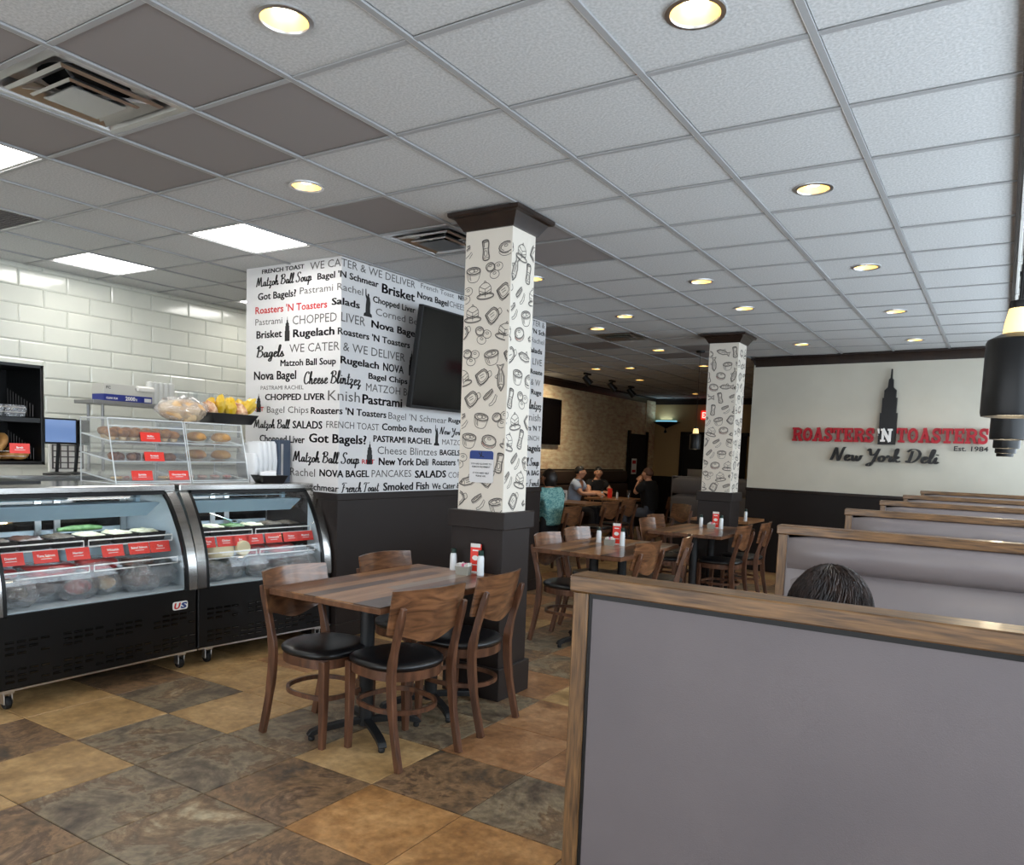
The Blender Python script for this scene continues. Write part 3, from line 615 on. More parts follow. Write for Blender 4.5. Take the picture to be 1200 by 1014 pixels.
# ------------------------------------------------------------------ printed block (left of centre)
XL, BXR, BYF, BY1 = -5.43, -4.34, 4.32, 7.40
BZ = 1.145
bk = S_('wall_block', MB().box(XL, BXR, BYF, BY1, BZ, CZ+.02), M['print_bg'], smooth=False)
MB().box(XL-.012, BXR+.012, BYF-.012, BY1+.012, 0, BZ).build('wainscot', M['brown'], bk, bevel=.003)
MB().box(XL-.02, BXR+.02, BYF-.02, BY1+.02, BZ-.05, BZ+.005).build('chair_rail', M['brown'], bk, bevel=.004)
MB().box(XL-.025, BXR+.025, BYF-.025, BY1+.025, 0, .12).build('plinth', M['brown'], bk, bevel=.004)
BW = BXR-XL; DU = 2.82
def blk(u, v):
    if u <= BW: return (XL+u, BYF-.0015, v)
    return (BXR+.0015, BYF+(u-BW), v)
WP=[('FRENCH TOAST', 0.192, 0.685, 2.892, 0.033, 'b'),
('WE CATER & WE DELIVER', 0.75, 1.95, 2.873, 0.059, 't'),
('Matzoh Ball Soup', 0.124, 0.768, 2.796, 0.069, 's'),
("Bagel 'N Schmear", 0.832, 1.498, 2.793, 0.048, 'r'),
('French Toast', 2.024, 2.495, 2.895, 0.041, 't'),
('NEW', 2.562, 2.702, 2.897, 0.039, 'b'),
('Got Bagels?', 0.144, 0.597, 2.685, 0.055, 'r'),
('Pastrami Rachel', 0.639, 1.322, 2.696, 0.053, 't'),
('Brisket', 1.536, 1.949, 2.763, 0.073, 'b'),
('Nova Bagel', 1.98, 2.418, 2.805, 0.053, 'r'),
('CHEESE', 2.433, 2.707, 2.81, 0.051, 't'),
("Roasters 'N Toasters", 0.115, 0.943, 2.575, 0.055, 'R'),
('Salads', 0.99, 1.29, 2.59, 0.051, 'b'),
('@statue', 1.332, 1.429, 2.544, 0.215, 'i'),
('Chopped Liver', 1.434, 1.959, 2.669, 0.049, 'r'),
('Corned Beef', 1.471, 2.088, 2.573, 0.057, 't'),
('Pastrami', 0.116, 0.44, 2.482, 0.052, 't'),
('@tower', 0.471, 0.528, 2.339, 0.193, 'i'),
('CHOPPED LIVER', 0.56, 1.353, 2.465, 0.069, 't'),
('Nova Bagel', 1.423, 1.987, 2.47, 0.057, 'b'),
('Brisket', 0.13, 0.439, 2.375, 0.06, 'r'),
('Rugelach', 0.567, 1.026, 2.366, 0.061, 'b'),
("Roasters 'N Toasters", 1.06, 1.9, 2.366, 0.051, 'r'),
('Bagels', 0.132, 0.464, 2.223, 0.084, 's'),
('WE CATER & WE DELIVER', 0.527, 1.841, 2.247, 0.066, 't'),
('Matzoh Ball Soup', 0.423, 1.047, 2.142, 0.051, 'r'),
('Rugelach', 1.091, 1.522, 2.15, 0.055, 'b'),
('NOVA', 1.572, 1.827, 2.145, 0.063, 'r'),
('@tower', 1.894, 1.958, 2.137, 0.214, 'i'),
('Nova Bagel', 0.103, 0.61, 2.038, 0.068, 'r'),
('Cheese Blintzez', 0.694, 1.315, 1.999, 0.086, 's'),
('Bagel Chips', 1.402, 1.88, 2.063, 0.046, 'b'),
('PASTRAMI RACHEL', 0.189, 0.695, 1.955, 0.032, 't'),
('MATZOH BALL', 1.377, 2.047, 1.965, 0.061, 't'),
('CHOPPED LIVER', 0.242, 0.935, 1.871, 0.05, 'b'),
('Knish', 0.967, 1.311, 1.866, 0.079, 't'),
('Pastrami', 1.338, 1.819, 1.862, 0.073, 'r'),
('CHOPPED LIVER', 1.872, 2.7, 1.88, 0.045, 'b'),
('@tower', 0.137, 0.192, 1.772, 0.151, 'i'),
('RNT', 0.094, 0.228, 1.779, 0.036, 'R'),
('Bagel Chips', 0.267, 0.754, 1.768, 0.052, 't'),
("Roasters 'N Toasters", 0.781, 1.623, 1.762, 0.053, 'r'),
("Bagel 'N Schmear", 1.65, 2.441, 1.758, 0.056, 't'),
('Rugelach', 2.467, 2.845, 1.772, 0.044, 'b'),
('Matzoh Ball', 0.108, 0.537, 1.646, 0.065, 's'),
('SALADS', 0.575, 0.911, 1.646, 0.059, 'r'),
('FRENCH TOAST', 0.954, 1.538, 1.655, 0.053, 't'),
('Combo Reuben', 1.573, 2.224, 1.662, 0.056, 'r'),
('@statue', 2.264, 2.342, 1.553, 0.189, 'i'),
('New York Deli', 2.345, 2.851, 1.663, 0.057, 's'),
('Chopped Liver', 0.18, 0.717, 1.529, 0.057, 'r'),
('Got Bagels?', 0.764, 1.395, 1.539, 0.069, 'b'),
('PASTRAMI RACHEL', 1.474, 2.235, 1.564, 0.051, 'b'),
('MATZOH', 2.385, 2.737, 1.566, 0.049, 't'),
('Matzoh Ball Soup', 0.585, 1.316, 1.385, 0.078, 's'),
('@tower', 1.403, 1.466, 1.377, 0.186, 'i'),
('RNT', 1.347, 1.494, 1.383, 0.035, 'R'),
('Cheese Blintzes', 1.527, 2.311, 1.464, 0.064, 't'),
('BAGELS', 2.354, 2.663, 1.47, 0.049, 'b'),
('New York Deli', 1.544, 2.192, 1.374, 0.06, 'b'),
("Roasters 'N", 2.251, 2.719, 1.377, 0.057, 'r'),
('Rachel', 0.553, 0.838, 1.267, 0.063, 't'),
('NOVA BAGEL', 0.887, 1.434, 1.276, 0.054, 'b'),
('PANCAKES', 1.463, 1.961, 1.274, 0.06, 't'),
('SALADS', 2.01, 2.458, 1.266, 0.064, 'b'),
('CORNED', 2.492, 2.874, 1.261, 0.054, 't'),
('Schmear', 0.78, 1.097, 1.162, 0.051, 'r'),
('French Toast', 1.123, 1.551, 1.162, 0.068, 's'),
('Smoked Fish', 1.605, 2.212, 1.162, 0.065, 'b'),
('We Cater &', 2.254, 2.68, 1.161, 0.053, 'r')]

ink = MB()      # slots: 0 black, 1 red, 2 grey
UMAX = BW+(BY1-BYF)
def emblem(mb, poly, uc, w, v0, h, fn):
    n = len(poly)//2
    P = [(uc+a*w, v0+b*h) for a, b in poly]
    mb.add([fn(*p) for p in P], [tuple(range(len(P)))])
FOLD = BW
for shift in (0, DU):
    for t, u0, u1, v0, cap, st in WP:
        a0, a1 = u0+shift, u1+shift
        if a1 > UMAX-.01:
            if a0 > UMAX-.05: continue
            # cut the wording at the wall's end
            n = max(1, int(len(t)*(UMAX-.01-a0)/(a1-a0)))
            if t[0] == '@': continue
            a1 = a0+(a1-a0)*n/len(t); t = t[:n].rstrip()
            if not t: continue
        if shift and a0 < BW+1.62: continue
        ink.k = 1 if st == 'R' else (2 if st == 't' else 0)
        if t[0] == '@':
            emblem(ink, TOWER if t == '@tower' else STATUE, (a0+a1)/2, (a1-a0), v0, cap, blk)
        elif st == 's': script_on(ink, t, a0, a1, v0-.004, cap*1.12, blk, .105)
        else:
            text_on(ink, t, a0, a1, v0, cap, blk, {'b': .030, 'r': .026, 'R': .020, 't': 0}[st], st in 'br')
io = ink.build('printed_words', [M['ink'], M['ink_red'], M['ink_grey']], bk, smooth=False, clean=False)
io['label'] = 'menu words printed in black, grey and red lettering'

FOLD = None
# ------------------------------------------------------------------ columns with drawn food wallpaper
def circ(cx, cy, rx, ry=None, n=14, a0=0, a1=2*PI):
    ry = ry or rx; return [(cx+rx*math.cos(a0+(a1-a0)*k/n), cy+ry*math.sin(a0+(a1-a0)*k/n)) for k in range(n+1)]
ICON = {
 'bagel': ([circ(0, .12, .5, .3), circ(0, .2, .12, .06), [(-.48, .0), (-.5, -.12), (-.3, -.3), (0, -.36), (.3, -.3), (.5, -.12), (.48, 0)], circ(0, .12, .34, .2, 8, 2.4, 4.2)], [[(-.46, -.02), (-.3, -.14), (0, -.2), (.3, -.14), (.46, -.02), (.46, -.12), (.3, -.25), (0, -.3), (-.3, -.25), (-.46, -.12)]]),
 'toast': ([[(-.5, 0), (0, .5), (.45, .15), (0, -.45), (-.5, 0)], [(-.38, 0), (0, .38), (.33, .13), (0, -.32), (-.38, 0)], [(-.5, 0), (-.48, -.1), (0, -.55), (.45, .05), (.45, .15)], [(-.2, 0), (.05, .2)], [(-.1, -.1), (.12, .08)], [(.2, .3), (.45, .5), (.62, .3), (.5, .1)]], []),
 'glass': ([[(-.25, .6), (-.2, 0), (-.24, -.6), (.24, -.6), (.2, 0), (.25, .6), (-.25, .6)], circ(0, .6, .25, .08), [(-.2, .1), (.2, .1)], circ(0, -.22, .12, .2, 8), [(-.22, -.5), (.22, -.5)], [(-.1, .5), (-.1, .2)]], []),
 'bowl': ([circ(0, .2, .5, .2), [(-.5, .2), (-.4, -.25), (-.2, -.45), (.2, -.45), (.4, -.25), (.5, .2)], circ(-.1, .2, .2, .12, 10), circ(.15, .22, .15, .1, 10), [(-.36, 0), (-.26, -.3)], [(-.24, 0), (-.16, -.36)]], []),
 'cake': ([circ(0, -.3, .6, .16), [(-.4, -.25), (-.4, .25), (0, .1), (.4, .22), (.4, -.22)], [(0, .1), (0, -.36)], [(-.4, .25), (-.1, .45), (.2, .42), (.4, .22)], [(-.4, .05), (0, -.1), (.4, .05)], [(-.4, -.08), (0, -.24), (.4, -.08)], [(-.05, .42), (.0, .58), (.12, .44)]], []),
 'fish': ([[(-.7, .0), (-.4, .2), (.1, .22), (.5, .08), (.8, .24), (.72, 0), (.8, -.22), (.5, -.06), (.1, -.2), (-.4, -.18), (-.7, 0)], circ(-.5, .04, .04), [(-.36, .16), (-.3, 0), (-.36, -.14)], [(0, .22), (.12, .38), (.25, .18)], [(-.2, .05), (.3, .04)], [(-.2, -.06), (.3, -.04)]], []),
 'pickle': ([[(-.45, .1), (-.2, .28), (.1, .42), (.3, .5), (.34, .38), (.1, .2), (-.15, .04), (-.4, -.04), (-.45, .1)], [(-.1, -.4), (.15, -.3), (.35, -.1), (.5, .12), (.58, 0), (.42, -.3), (.15, -.48), (-.08, -.5), (-.1, -.4)], [(-.25, .12), (.1, .32)]], []),
 'rolls': ([circ(-.28, .22, .28, .22), circ(.24, .16, .28, .22), circ(-.02, -.22, .3, .22), circ(-.28, .28, .1, .06, 8), circ(.24, .22, .1, .06, 8), circ(-.02, -.15, .1, .06, 8)], []),
}
def icon_at(mb, name, fn, uc, vc, s, rot, ulim):
    lines, fills = ICON[name]; ca, sa = math.cos(rot), math.sin(rot)
    def T(a, b): return (uc+s*(a*ca-b*sa), vc+s*(a*sa+b*ca))
    def ok(pts): return all(ulim[0] <= p[0] <= ulim[1] for p in pts)
    for f in fills:
        P = [T(*p) for p in f]
        if ok(P): mb.k = 1; mb.add([fn(u, v, .0008) for u, v in P], [tuple(range(len(P)))])
    mb.k = 0
    for li, l in ([(-1, lines[0])] if len(lines[0]) > 4 else [])+list(enumerate(lines)):
        mb.k = 2 if li < 0 else 0
        closed = l[0] == l[-1]
        P = [Vector((*T(p[0]*(.93 if li < 0 else 1)+(.03 if li < 0 else 0), p[1]*(.93 if li < 0 else 1)-(.05 if li < 0 else 0)), 0)) for p in l]
        if len(P) < 9: P = [p.copy() for p in catmull(P, 3)]
        w = .011 if li < 0 else (.0055 if li == 0 else .0036)
        for q in ribbon(P, w):
            if ok(q): mb.add([fn(v.x, v.y, .0011 if li < 0 else .0014) for v in q], [(0, 1, 2, 3)])
def column(name, cx, cy, w, d, seed, top_oh=.085):
    zb, x0, x1, y0, y1 = 1.15, cx-w/2, cx+w/2, cy-d/2, cy+d/2
    c = S_(name, MB().box(x0, x1, y0, y1, zb, CZ), M['print_cream'], smooth=False)
    c['label'] = 'square column papered with food drawings above a dark brown base' 
    e = .035
    MB().box(x0-e+.01, x1+e-.01, y0-e+.01, y1+e-.01, 0, zb-.03).build('base_panel', M['brown'], c, bevel=.003)
    MB().box(x0-e-.01, x1+e+.01, y0-e-.01, y1+e+.01, zb-.10, zb+.005).build('base_cap', M['brown'], c, bevel=.004)
    MB().box(x0-e-.012, x1+e+.012, y0-e-.012, y1+e+.012, 0, .2).build('plinth', M['brown'], c, bevel=.004)
    o = top_oh; prof = [(0.0, -.10), (.012, -.10), (.02, -.085), (o*.5, -.05), (o*.66, -.03), (o*.92, -.026), (o, -.018), (o, 0)]
    rings = [[(x0-a, y0-a, CZ+b-.006), (x1+a, y0-a, CZ+b-.006), (x1+a, y1+a, CZ+b-.006), (x0-a, y1+a, CZ+b-.006)] for a, b in prof]
    MB().loft(rings).build('crown', M['crown'], c, ang=20)
    pr_ = MB(); rg = random.Random(seed); names = list(ICON)
    per = 2*(w+d)
    def fn(u, v, o_):
        u = u % per
        if u < w: return (x0+u, y0-o_, v)
        u -= w
        if u < d: return (x1+o_, y0+u, v)
        u -= d
        if u < w: return (x1-u, y1+o_, v)
        u -= w; return (x0-o_, y1-u, v)
    r_ = 0; v = zb+.06
    edges = [0, w, w+d, w*2+d, per]
    while v < CZ-.12:
        k = 0; u = (r_ % 2)*.07-.0
        while u < per:
            nm = names[(r_*3+k*5+seed+rg.randrange(2)) % len(names)]
            uu, vv = u+rg.uniform(-.01, .01), v+rg.uniform(-.015, .015)
            s = {'fish': .108, 'pickle': .098, 'toast': .102, 'rolls': .112, 'glass': .09}.get(nm, .104)
            rot = rg.uniform(-.3, .3)+(1.4 if nm == 'fish' and rg.random() < .5 else 0)
            # a drawing that meets a corner is folded round it
            for q in range(4):
                lo, hi = edges[q]+.002, edges[q+1]-.002
                if uu+.09 > lo and uu-.09 < hi: icon_at(pr_, nm, fn, uu, vv, s, rot, (lo, hi))
            u += .148; k += 1
        v += .126; r_ += 1
    p = pr_.build('food_drawings', [M['ink_line'], M['ink_rust'], M['ink_shade']], c, smooth=False, clean=False)
    p['label'] = 'line drawings of bagels, toast, fish, cake, bowls and glasses'
    return c
column('column', COLS[0][0], COLS[0][1], .335, .26, 1)
column('column', COLS[1][0], COLS[1][1], .335, .30, 4)

# ------------------------------------------------------------------ sign lettering (raised slab-serif letters)
def rc(a, b, c, d): return [(a, c), (b, c), (b, d), (a, d)]
def th(pts, w, sm=True):
    P = [Vector((x, y, 0)) for x, y in pts]
    if sm: P = catmull(pts, 5)
    return [[(v.x, v.y) for v in q] for q in ribbon([p.copy() for p in P], w)]
GL = {
 'R': (.95, [rc(.1, .34, 0, 1), rc(0, .44, 0, .15), rc(0, .5, .85, 1), rc(.66, .98, 0, .15)]+th([(.3, .9), (.55, .91), (.74, .84), (.8, .71), (.72, .57), (.5, .5), (.3, .5)], .18)+th([(.48, .5), (.64, .42), (.72, .25), (.8, .08)], .2)),
 'O': (.9, th([(.45+.34*math.cos(a), .5+.41*math.sin(a)) for a in [2*PI*k/16 for k in range(17)]], .2, False)),
 'A': (1.0, th([(.5, 1.0), (.2, .05)], .2, False)+th([(.48, 1.0), (.8, .05)], .24, False)+[rc(.26, .74, .26, .4), rc(-.02, .38, 0, .15), rc(.6, 1.02, 0, .15), rc(.34, .62, .88, 1)]),
 'S': (.78, th([(.66, .72), (.6, .87), (.4, .92), (.2, .86), (.15, .7), (.26, .57), (.5, .46), (.63, .32), (.58, .14), (.38, .08), (.18, .12), (.1, .28)], .2)+[rc(.6, .74, .6, 1), rc(.03, .17, 0, .38)]),
 'T': (.88, [rc(.32, .56, 0, 1), rc(.16, .72, 0, .15), rc(0, .88, .84, 1), rc(0, .14, .62, 1), rc(.74, .88, .62, 1)]),
 'E': (.85, [rc(.1, .34, 0, 1), rc(0, .8, 0, .15), rc(0, .78, .85, 1), rc(.3, .58, .43, .57), rc(.68, .82, 0, .34), rc(.66, .8, .66, 1), rc(.5, .6, .32, .68)]),
 'N': (1.02, [rc(.1, .3, 0, 1), rc(.72, .92, 0, 1), rc(0, .42, 0, .15), rc(0, .34, .85, 1), rc(.6, 1.02, .85, 1)]+th([(.16, .98), (.84, .02)], .26, False)),
 "'": (.3, [[(.02, 1.0), (.2, 1.0), (.24, .62), (.16, .62)]]),
}
sg = thing('wall_lettering_sign', 'raised red and black deli sign with skyscraper on the cream wall', 'sign', (a_.x, a_.y, 0), math.atan2(b_.y-a_.y, b_.x-a_.x))
def letters(s, u0, u1, v0, v1, m, dep=(-.075, -.045), name='letter'):
    W = sum(GL[c][0]+.06 for c in s)-.06; sx = (u1-u0)/W; h = v1-v0; x = 0
    for c in s:
        mb = MB()
        for k, poly in enumerate(GL[c][1]):
            mb.prism([(u0+(x+a)*sx, v0+b*h) for a, b in poly], dep[0]-.0004*k, dep[1])
        for k in (0,):  # standoff pins
            mb.box(u0+(x+GL[c][0]*.4)*sx-.006, u0+(x+GL[c][0]*.4)*sx+.006, dep[1], -.012, v0+h*.45, v0+h*.55)
        mb.build(name, m, sg, smooth=False); x += GL[c][0]+.06
letters('ROASTERS', .595, 1.622, 1.815, 1.992, M['sign_red'])
letters('TOASTERS', 1.880, 2.862, 1.82, 1.997, M['sign_red'])
letters("'N", 1.655, 1.835, 1.825, 1.985, M['white_ink'], dep=(-.095, -.08))
tw = MB().prism([(1.772+a*.2, 1.79+b*.93) for a, b in TOWER], -.08, -.045).box(1.75, 1.77, -.045, -.012, 2.0, 2.02)
o = tw.build('skyscraper_silhouette', M['sign_black'], sg, smooth=False); o['label'] = 'black skyscraper cut-out'
mb = MB(); q_, W_ = script2d('New York Deli', .10)
for k, f in enumerate(q_):
    sx = (2.36-1.11)/W_
    mb.prism([(1.11+v.x*sx+v.y*.02, 1.575+v.y*.165) for v in f], -.07-.0003*(k % 7), -.048)
o = mb.build('script_lettering', M['sign_black'], sg, smooth=False); o['label'] = 'black brush-script line'
mb = MB(); text_on(mb, 'Est. 1984', 2.515, 2.868, 1.735, .055, lambda u, v: (u, -.05, v), .02)
mb.build('small_lettering', M['sign_black'], sg, smooth=False, clean=False)

# ------------------------------------------------------------------ ceiling fittings
def where(x, y):
    return 'over the near floor' if y < 3.2 else ('above the middle tables' if y < 7 else ('toward the sign wall' if y < 11 else 'over the far diners'))
dl = None
def ordinal_row(xs):
    pass
rows = {}
for x, y in DOWN: rows.setdefault(x, []).append(y)
rowname = {-.948: 'nearest the window side', -2.168: 'second from the window side', -3.388: 'over the drawn-food columns', -3.998: 'just behind the columns', -5.218: 'over the diners', -5.828: 'along the brick wall'}
for x, y in DOWN:
    lab = 'round recessed downlight, %s along the ceiling row %s' % (ORD[sorted(rows[x]).index(y)], rowname[x])
    if dl is None:
        dl = thing('downlight', lab, 'ceiling light', (x, y, CZ), 0, 'recessed downlights')
        MB().lathe([(.078, .0), (.081, -.006), (.097, -.004), (.098, .003), (.088, .003)], 28, closed=True).build('trim_ring', M['alu'], dl)
        MB().loft([[(r*math.cos(2*PI*k/24), r*math.sin(2*PI*k/24), z) for k in range(24)] for r, z in [(.080, -.003), (.076, .02), (.062, .055), (.05, .075)]], cap=False).build('reflector', M['refl'], dl)
        MB().lathe([(0, .016), (.026, .018), (.039, .027), (.042, .04), (.040, .062), (0, .062)], 20).build('bulb', M['bulb'], dl)
    else: dup(dl, (x, y, CZ), 0, lab)
    sp = bpy.data.lights.new('downlight_lamp', 'SPOT'); sp.energy = DOWNLIGHT_W; sp.spot_size = R(125); sp.spot_blend = .6; sp.color = (1, .86, .66); sp.shadow_soft_size = .04
    so = bpy.data.objects.new('downlight_lamp', sp); so.location = (x, y, CZ+.006); C.objects.link(so)
pl_lab = {(-4, 3): 'square fluorescent ceiling panel above the deli case, near the printed block', (-7, 3): 'square fluorescent ceiling panel nearest the white tiled wall, in front of the bread shelf',
          (-4, 0): 'square fluorescent ceiling panel beside the near square air diffuser', (-7, 6): 'square fluorescent ceiling panel in the passage beside the printed block', (-7, 0): 'square fluorescent ceiling panel at the far end of the tiled wall, by the black display'}
for (i, j) in PANELS:
    x, y = GX+GP*(i+.5), GY+GP*(j+.5)
    p = thing('ceiling_light_panel', pl_lab[(i, j)], 'ceiling light', (x, y, CZ), 0, 'fluorescent ceiling panels')
    MB().box(-.293, .293, -.293, .293, .004, .03).build('housing', M['white_metal'], p)
    MB().box(-.27, .27, -.27, .27, -.001, .004).build('diffuser', M['panel_glow'], p, smooth=False)
dlab = {(-2, 0): 'large square louvred air diffuser with open black duct, nearest in the ceiling', (-2, 4): 'square louvred air diffuser just behind the crown of the front column', (-3, 11): 'distant square air diffuser in the ceiling beyond the television'}
for (i, j) in DIFF:
    x, y = GX+GP*(i+.5), GY+GP*(j+.5)
    d = thing('air_diffuser', dlab[(i, j)], 'air vent', (x, y, CZ), 0, 'square air diffusers')
    def sqf(h, z): return [(-h, -h, z), (h, -h, z), (h, h, z), (-h, h, z)]
    MB().loft([sqf(.298, -.002), sqf(.255, -.004), sqf(.228, .05), sqf(.232, .055), sqf(.262, .006), sqf(.298, .003)], cap=False, closed=True).build('outer_frame', M['alu'], d, smooth=False)
    MB().lathe([(.0, .10), (.175, .10), (.175, .055)], 28, cap=False).build('duct_collar', M['black_matte'], d); MB().lathe([(.175, .054), (.24, .052), (.33, .050)], 4 if False else 28, cap=False).build('duct_plate', M['alu'], d)
    MB().loft([sqf(.218, -.004), sqf(.205, -.014), sqf(.140, .030), sqf(.145, .036)], cap=False, closed=True).build('louvre_ring', M['alu'], d, smooth=False)
    MB().loft([sqf(.150, -.018), sqf(.140, -.026), sqf(.095, .008), sqf(.100, .014)], cap=False, closed=True).build('louvre_ring', M['alu'], d, smooth=False)
    MB().loft([sqf(.112, -.03), sqf(.003, .018), sqf(.003, .022), sqf(.115, -.026)]).build('centre_cone', M['alu'], d, smooth=False)
    for a in range(4): MB().box(.02, .24, -.004, .004, .0, .012, Matrix.Rotation(PI/4+a*PI/2, 4, 'Z')).build('bracket', M['alu'], d, smooth=False)
for (i, j) in GRILLE:
    x, y = GX+GP*(i+.5), GY+GP*(j+.5)
    g = thing('return_grille', 'dark square return-air grille in the ceiling above the deli case', 'air vent', (x, y, CZ))
    MB().box(-.298, .298, -.298, .298, .03, .05).build('backing', M['black_matte'], g)
    MB().box(-.298, .298, -.298, -.28, -.002, .03).box(-.298, .298, .28, .298, -.002, .03).box(-.298, -.28, -.28, .28, -.002, .03).box(.28, .298, -.28, .28, -.002, .03).build('frame', M['alu'], g, smooth=False)
    mb = MB()
    for k in range(21): mb.box(-.28, .28, -.28+.0275*k, -.275+.0275*k, 0, .02); mb.box(-.28+.0275*k, -.275+.0275*k, -.28, .28, 0, .02)
    mb.build('lattice', M['vinyl_g'], g, smooth=False)

# pendants over the booths
PZ = 1.657
def pendant(loc, label, first=[None], top=3.42):
    if first[0] is None or top != first[0][1]:
        t = thing('pendant_lamp', label, 'pendant lamp', loc, 0, 'black drum pendants')
        MB().lathe([(.0, .212), (.040, .212), (.055, .205), (.070, .197), (.0735, .190), (.0735, .012), (.071, .002), (.068, .002), (.068, .17), (.0, .19)], 32).build('drum_shade', M['black'], t)
        MB().lathe([(.039, .210), (.036, .24), (.029, .276), (.0, .277)], 28).build('glass_collar', M['lamp_glass'], t)
        MB().lathe([(0, .274), (.029, .274), (.030, .278), (.028, .294), (.010, .298), (0, .298)], 24).build('cap', M['black'], t)
        MB().tube([(0, 0, .29), (0, 0, top-loc[2]-.02)], .004 if top > 3 else .003, 8).build('rod', M['black'], t)
        MB().lathe([(0, top-loc[2]-.03), (.05, top-loc[2]-.025), (.06, top-loc[2]-.005), (.06, top-loc[2]), (0, top-loc[2])], 24).build('canopy', M['black'], t)
        MB().lathe([(0, .01), (.06, .012), (.06, .02), (0, .022)], 20).build('bulb', M['lamp_glass'], t)
        first[0] = (t, top)
    else: t = dup(first[0][0], loc, 0, label, 'black drum pendants')
    pt = bpy.data.lights.new('pendant_bulb', 'POINT'); pt.energy = 1.5; pt.color = (1, .85, .6); pt.shadow_soft_size = .04
    po = bpy.data.objects.new('pendant_bulb', pt); po.location = (loc[0], loc[1], loc[2]-.03); C.objects.link(po)
    return t
BYS = [1.468, 3.277, 4.89, 6.425, 8.046, 9.85]
for k, y in enumerate([2.37, 4.10, 5.70, 7.28, 8.96]):
    pendant((.010-.0015*k, y, PZ), 'black drum pendant lamp over the booth aisle, %s from the near partition' % ORD[k])
pendant((-3.49, 10.0, 1.65), 'small black drum pendant hanging alone in front of the far door', top=CZ-.004)

# track spots by the brick wall
for k, (x, y) in enumerate([(-6.25, 12.15), (-6.36, 13.4), (-6.5, 14.6)]):
    t = thing('track_spotlight', ['lit black track spotlight nearest the wall television', 'unlit black track spotlight, middle of three by the brick wall', 'unlit black track spotlight nearest the far corner'][k], 'spotlight', (x, y, CZ-.004), 0, 'track spotlights')
    MB().box(-.03, .03, -.1, .1, -.03, 0).build('track_mount', M['black'], t, bevel=.004)
    MB().tube([(0, 0, -.03), (0, 0, -.1)], .012, 8).build('stem', M['black'], t)
    Mh = Matrix.Translation((0, 0, -.12)) @ Matrix.Rotation(R(35), 4, 'X') @ Matrix.Rotation(R(-30), 4, 'Y')
    MB().lathe([(0, .09), (.045, .085), (.05, .03), (.062, -.06), (.066, -.09), (.058, -.09), (.05, -.05), (0, -.04)], 20, M=Mh).build('head', M['black'], t)
    if k == 0: MB().lathe([(0, -.07), (.05, -.072), (.05, -.062), (0, -.06)], 16, M=Mh).build('bulb', M['bulb'], t)
sp = bpy.data.lights.new('track_lamp', 'SPOT'); sp.energy = 80; sp.spot_size = R(150); sp.spot_blend = 1.0; sp.color = (1, .85, .62)
so = bpy.data.objects.new('track_lamp', sp); so.location = (-6.25, 12.1, 2.72); so.rotation_euler = (R(0), R(42), 0); C.objects.link(so)

# wall sconce and exit sign at the far wall
t = thing('wall_sconce', 'black fan-shaped wall uplighter glowing pale blue by the far corner', 'wall light', (-6.98, YB, 2.26))
rings = []
for z, rx, ry in [(-.02, .03, .03), (0, .06, .05), (.06, .2, .1), (.125, .36, .17), (.13, .37, .175)]:
    rings.append([(rx*math.cos(PI*k/14), -ry*math.sin(PI*k/14)-.001, z) for k in range(15)])
MB().loft(rings).build('shade', M['black'], t)
MB().loft([[(r_*math.cos(PI*k/14), -r_*.42*math.sin(PI*k/14)-.002, z) for k in range(15)] for r_, z in ((.27, .131), (.27, .165))]).build('glow_panel', M['uplight'], t)
MB().lathe([(0, -.14), (.03, -.13), (.035, -.1), (.01, -.06), (.01, -.01), (0, -.01)], 12, c=(0, -.04, 0)).build('finial', M['black'], t)
pt = bpy.data.lights.new('sconce_lamp', 'AREA'); pt.energy = .8; pt.size = .3; pt.color = (.6, .85, 1)
po = bpy.data.objects.new('sconce_lamp', pt); po.location = (-6.98, YB-.1, 2.45); po.rotation_euler = (PI, 0, 0); C.objects.link(po)
t = thing('exit_sign', 'red illuminated exit sign on the far wall beside the rear column', 'exit sign', (-5.95, YB, 2.56))
MB().box(-.16, .16, -.05, 0, -.1, .1).build('housing', M['exit'], t, bevel=.006)
mb = MB(); text_on(mb, 'EXIT', -.13, .13, -.065, .13, lambda u, v: (u, -.052, v), .03); mb.build('letters', M['exit_w'], t, smooth=False, clean=False)

# televisions
t = thing('television', 'large black flat television tilted forward on the printed wall', 'television', (BXR, 5.70, 2.275), 0)
Mt = Matrix.Translation((.19, 0, 0)) @ Matrix.Rotation(R(7.5), 4, 'Y')
MB().box(-.03, .022, -.73, .73, -.42, .42, Mt).build('casing', M['black'], t, bevel=.006)
MB().box(.022, .0235, -.715, .715, -.395, .405, Mt).build('screen', M['screen_off'], t, smooth=False)
MB().box(.0, .17, -.12, .12, -.1, .1).box(.0, .02, -.2, .2, -.2, .2).build('wall_bracket', M['black'], t)
mb = MB(); text_on(mb, 'SAMSUNG', -.08, .09, -.01+.0, .022, lambda u, v: tuple(Mt @ Vector((.0245, u, v))), .01)
mb.build('maker_mark', M['alu'], t, smooth=False, clean=False)
t = thing('television', 'distant black flat television on the brick wall above the diners', 'television', (XB, 12.4, 2.12), 0)
MB().box(.03, .09, -.62, .62, -.43, .43).build('casing', M['black'], t, bevel=.006)
MB().box(.09, .093, -.6, .6, -.41, .41).build('screen', M['screen_off'], t, smooth=False)
MB().box(0, .03, -.15, .15, -.12, .12).build('wall_bracket', M['black'], t)

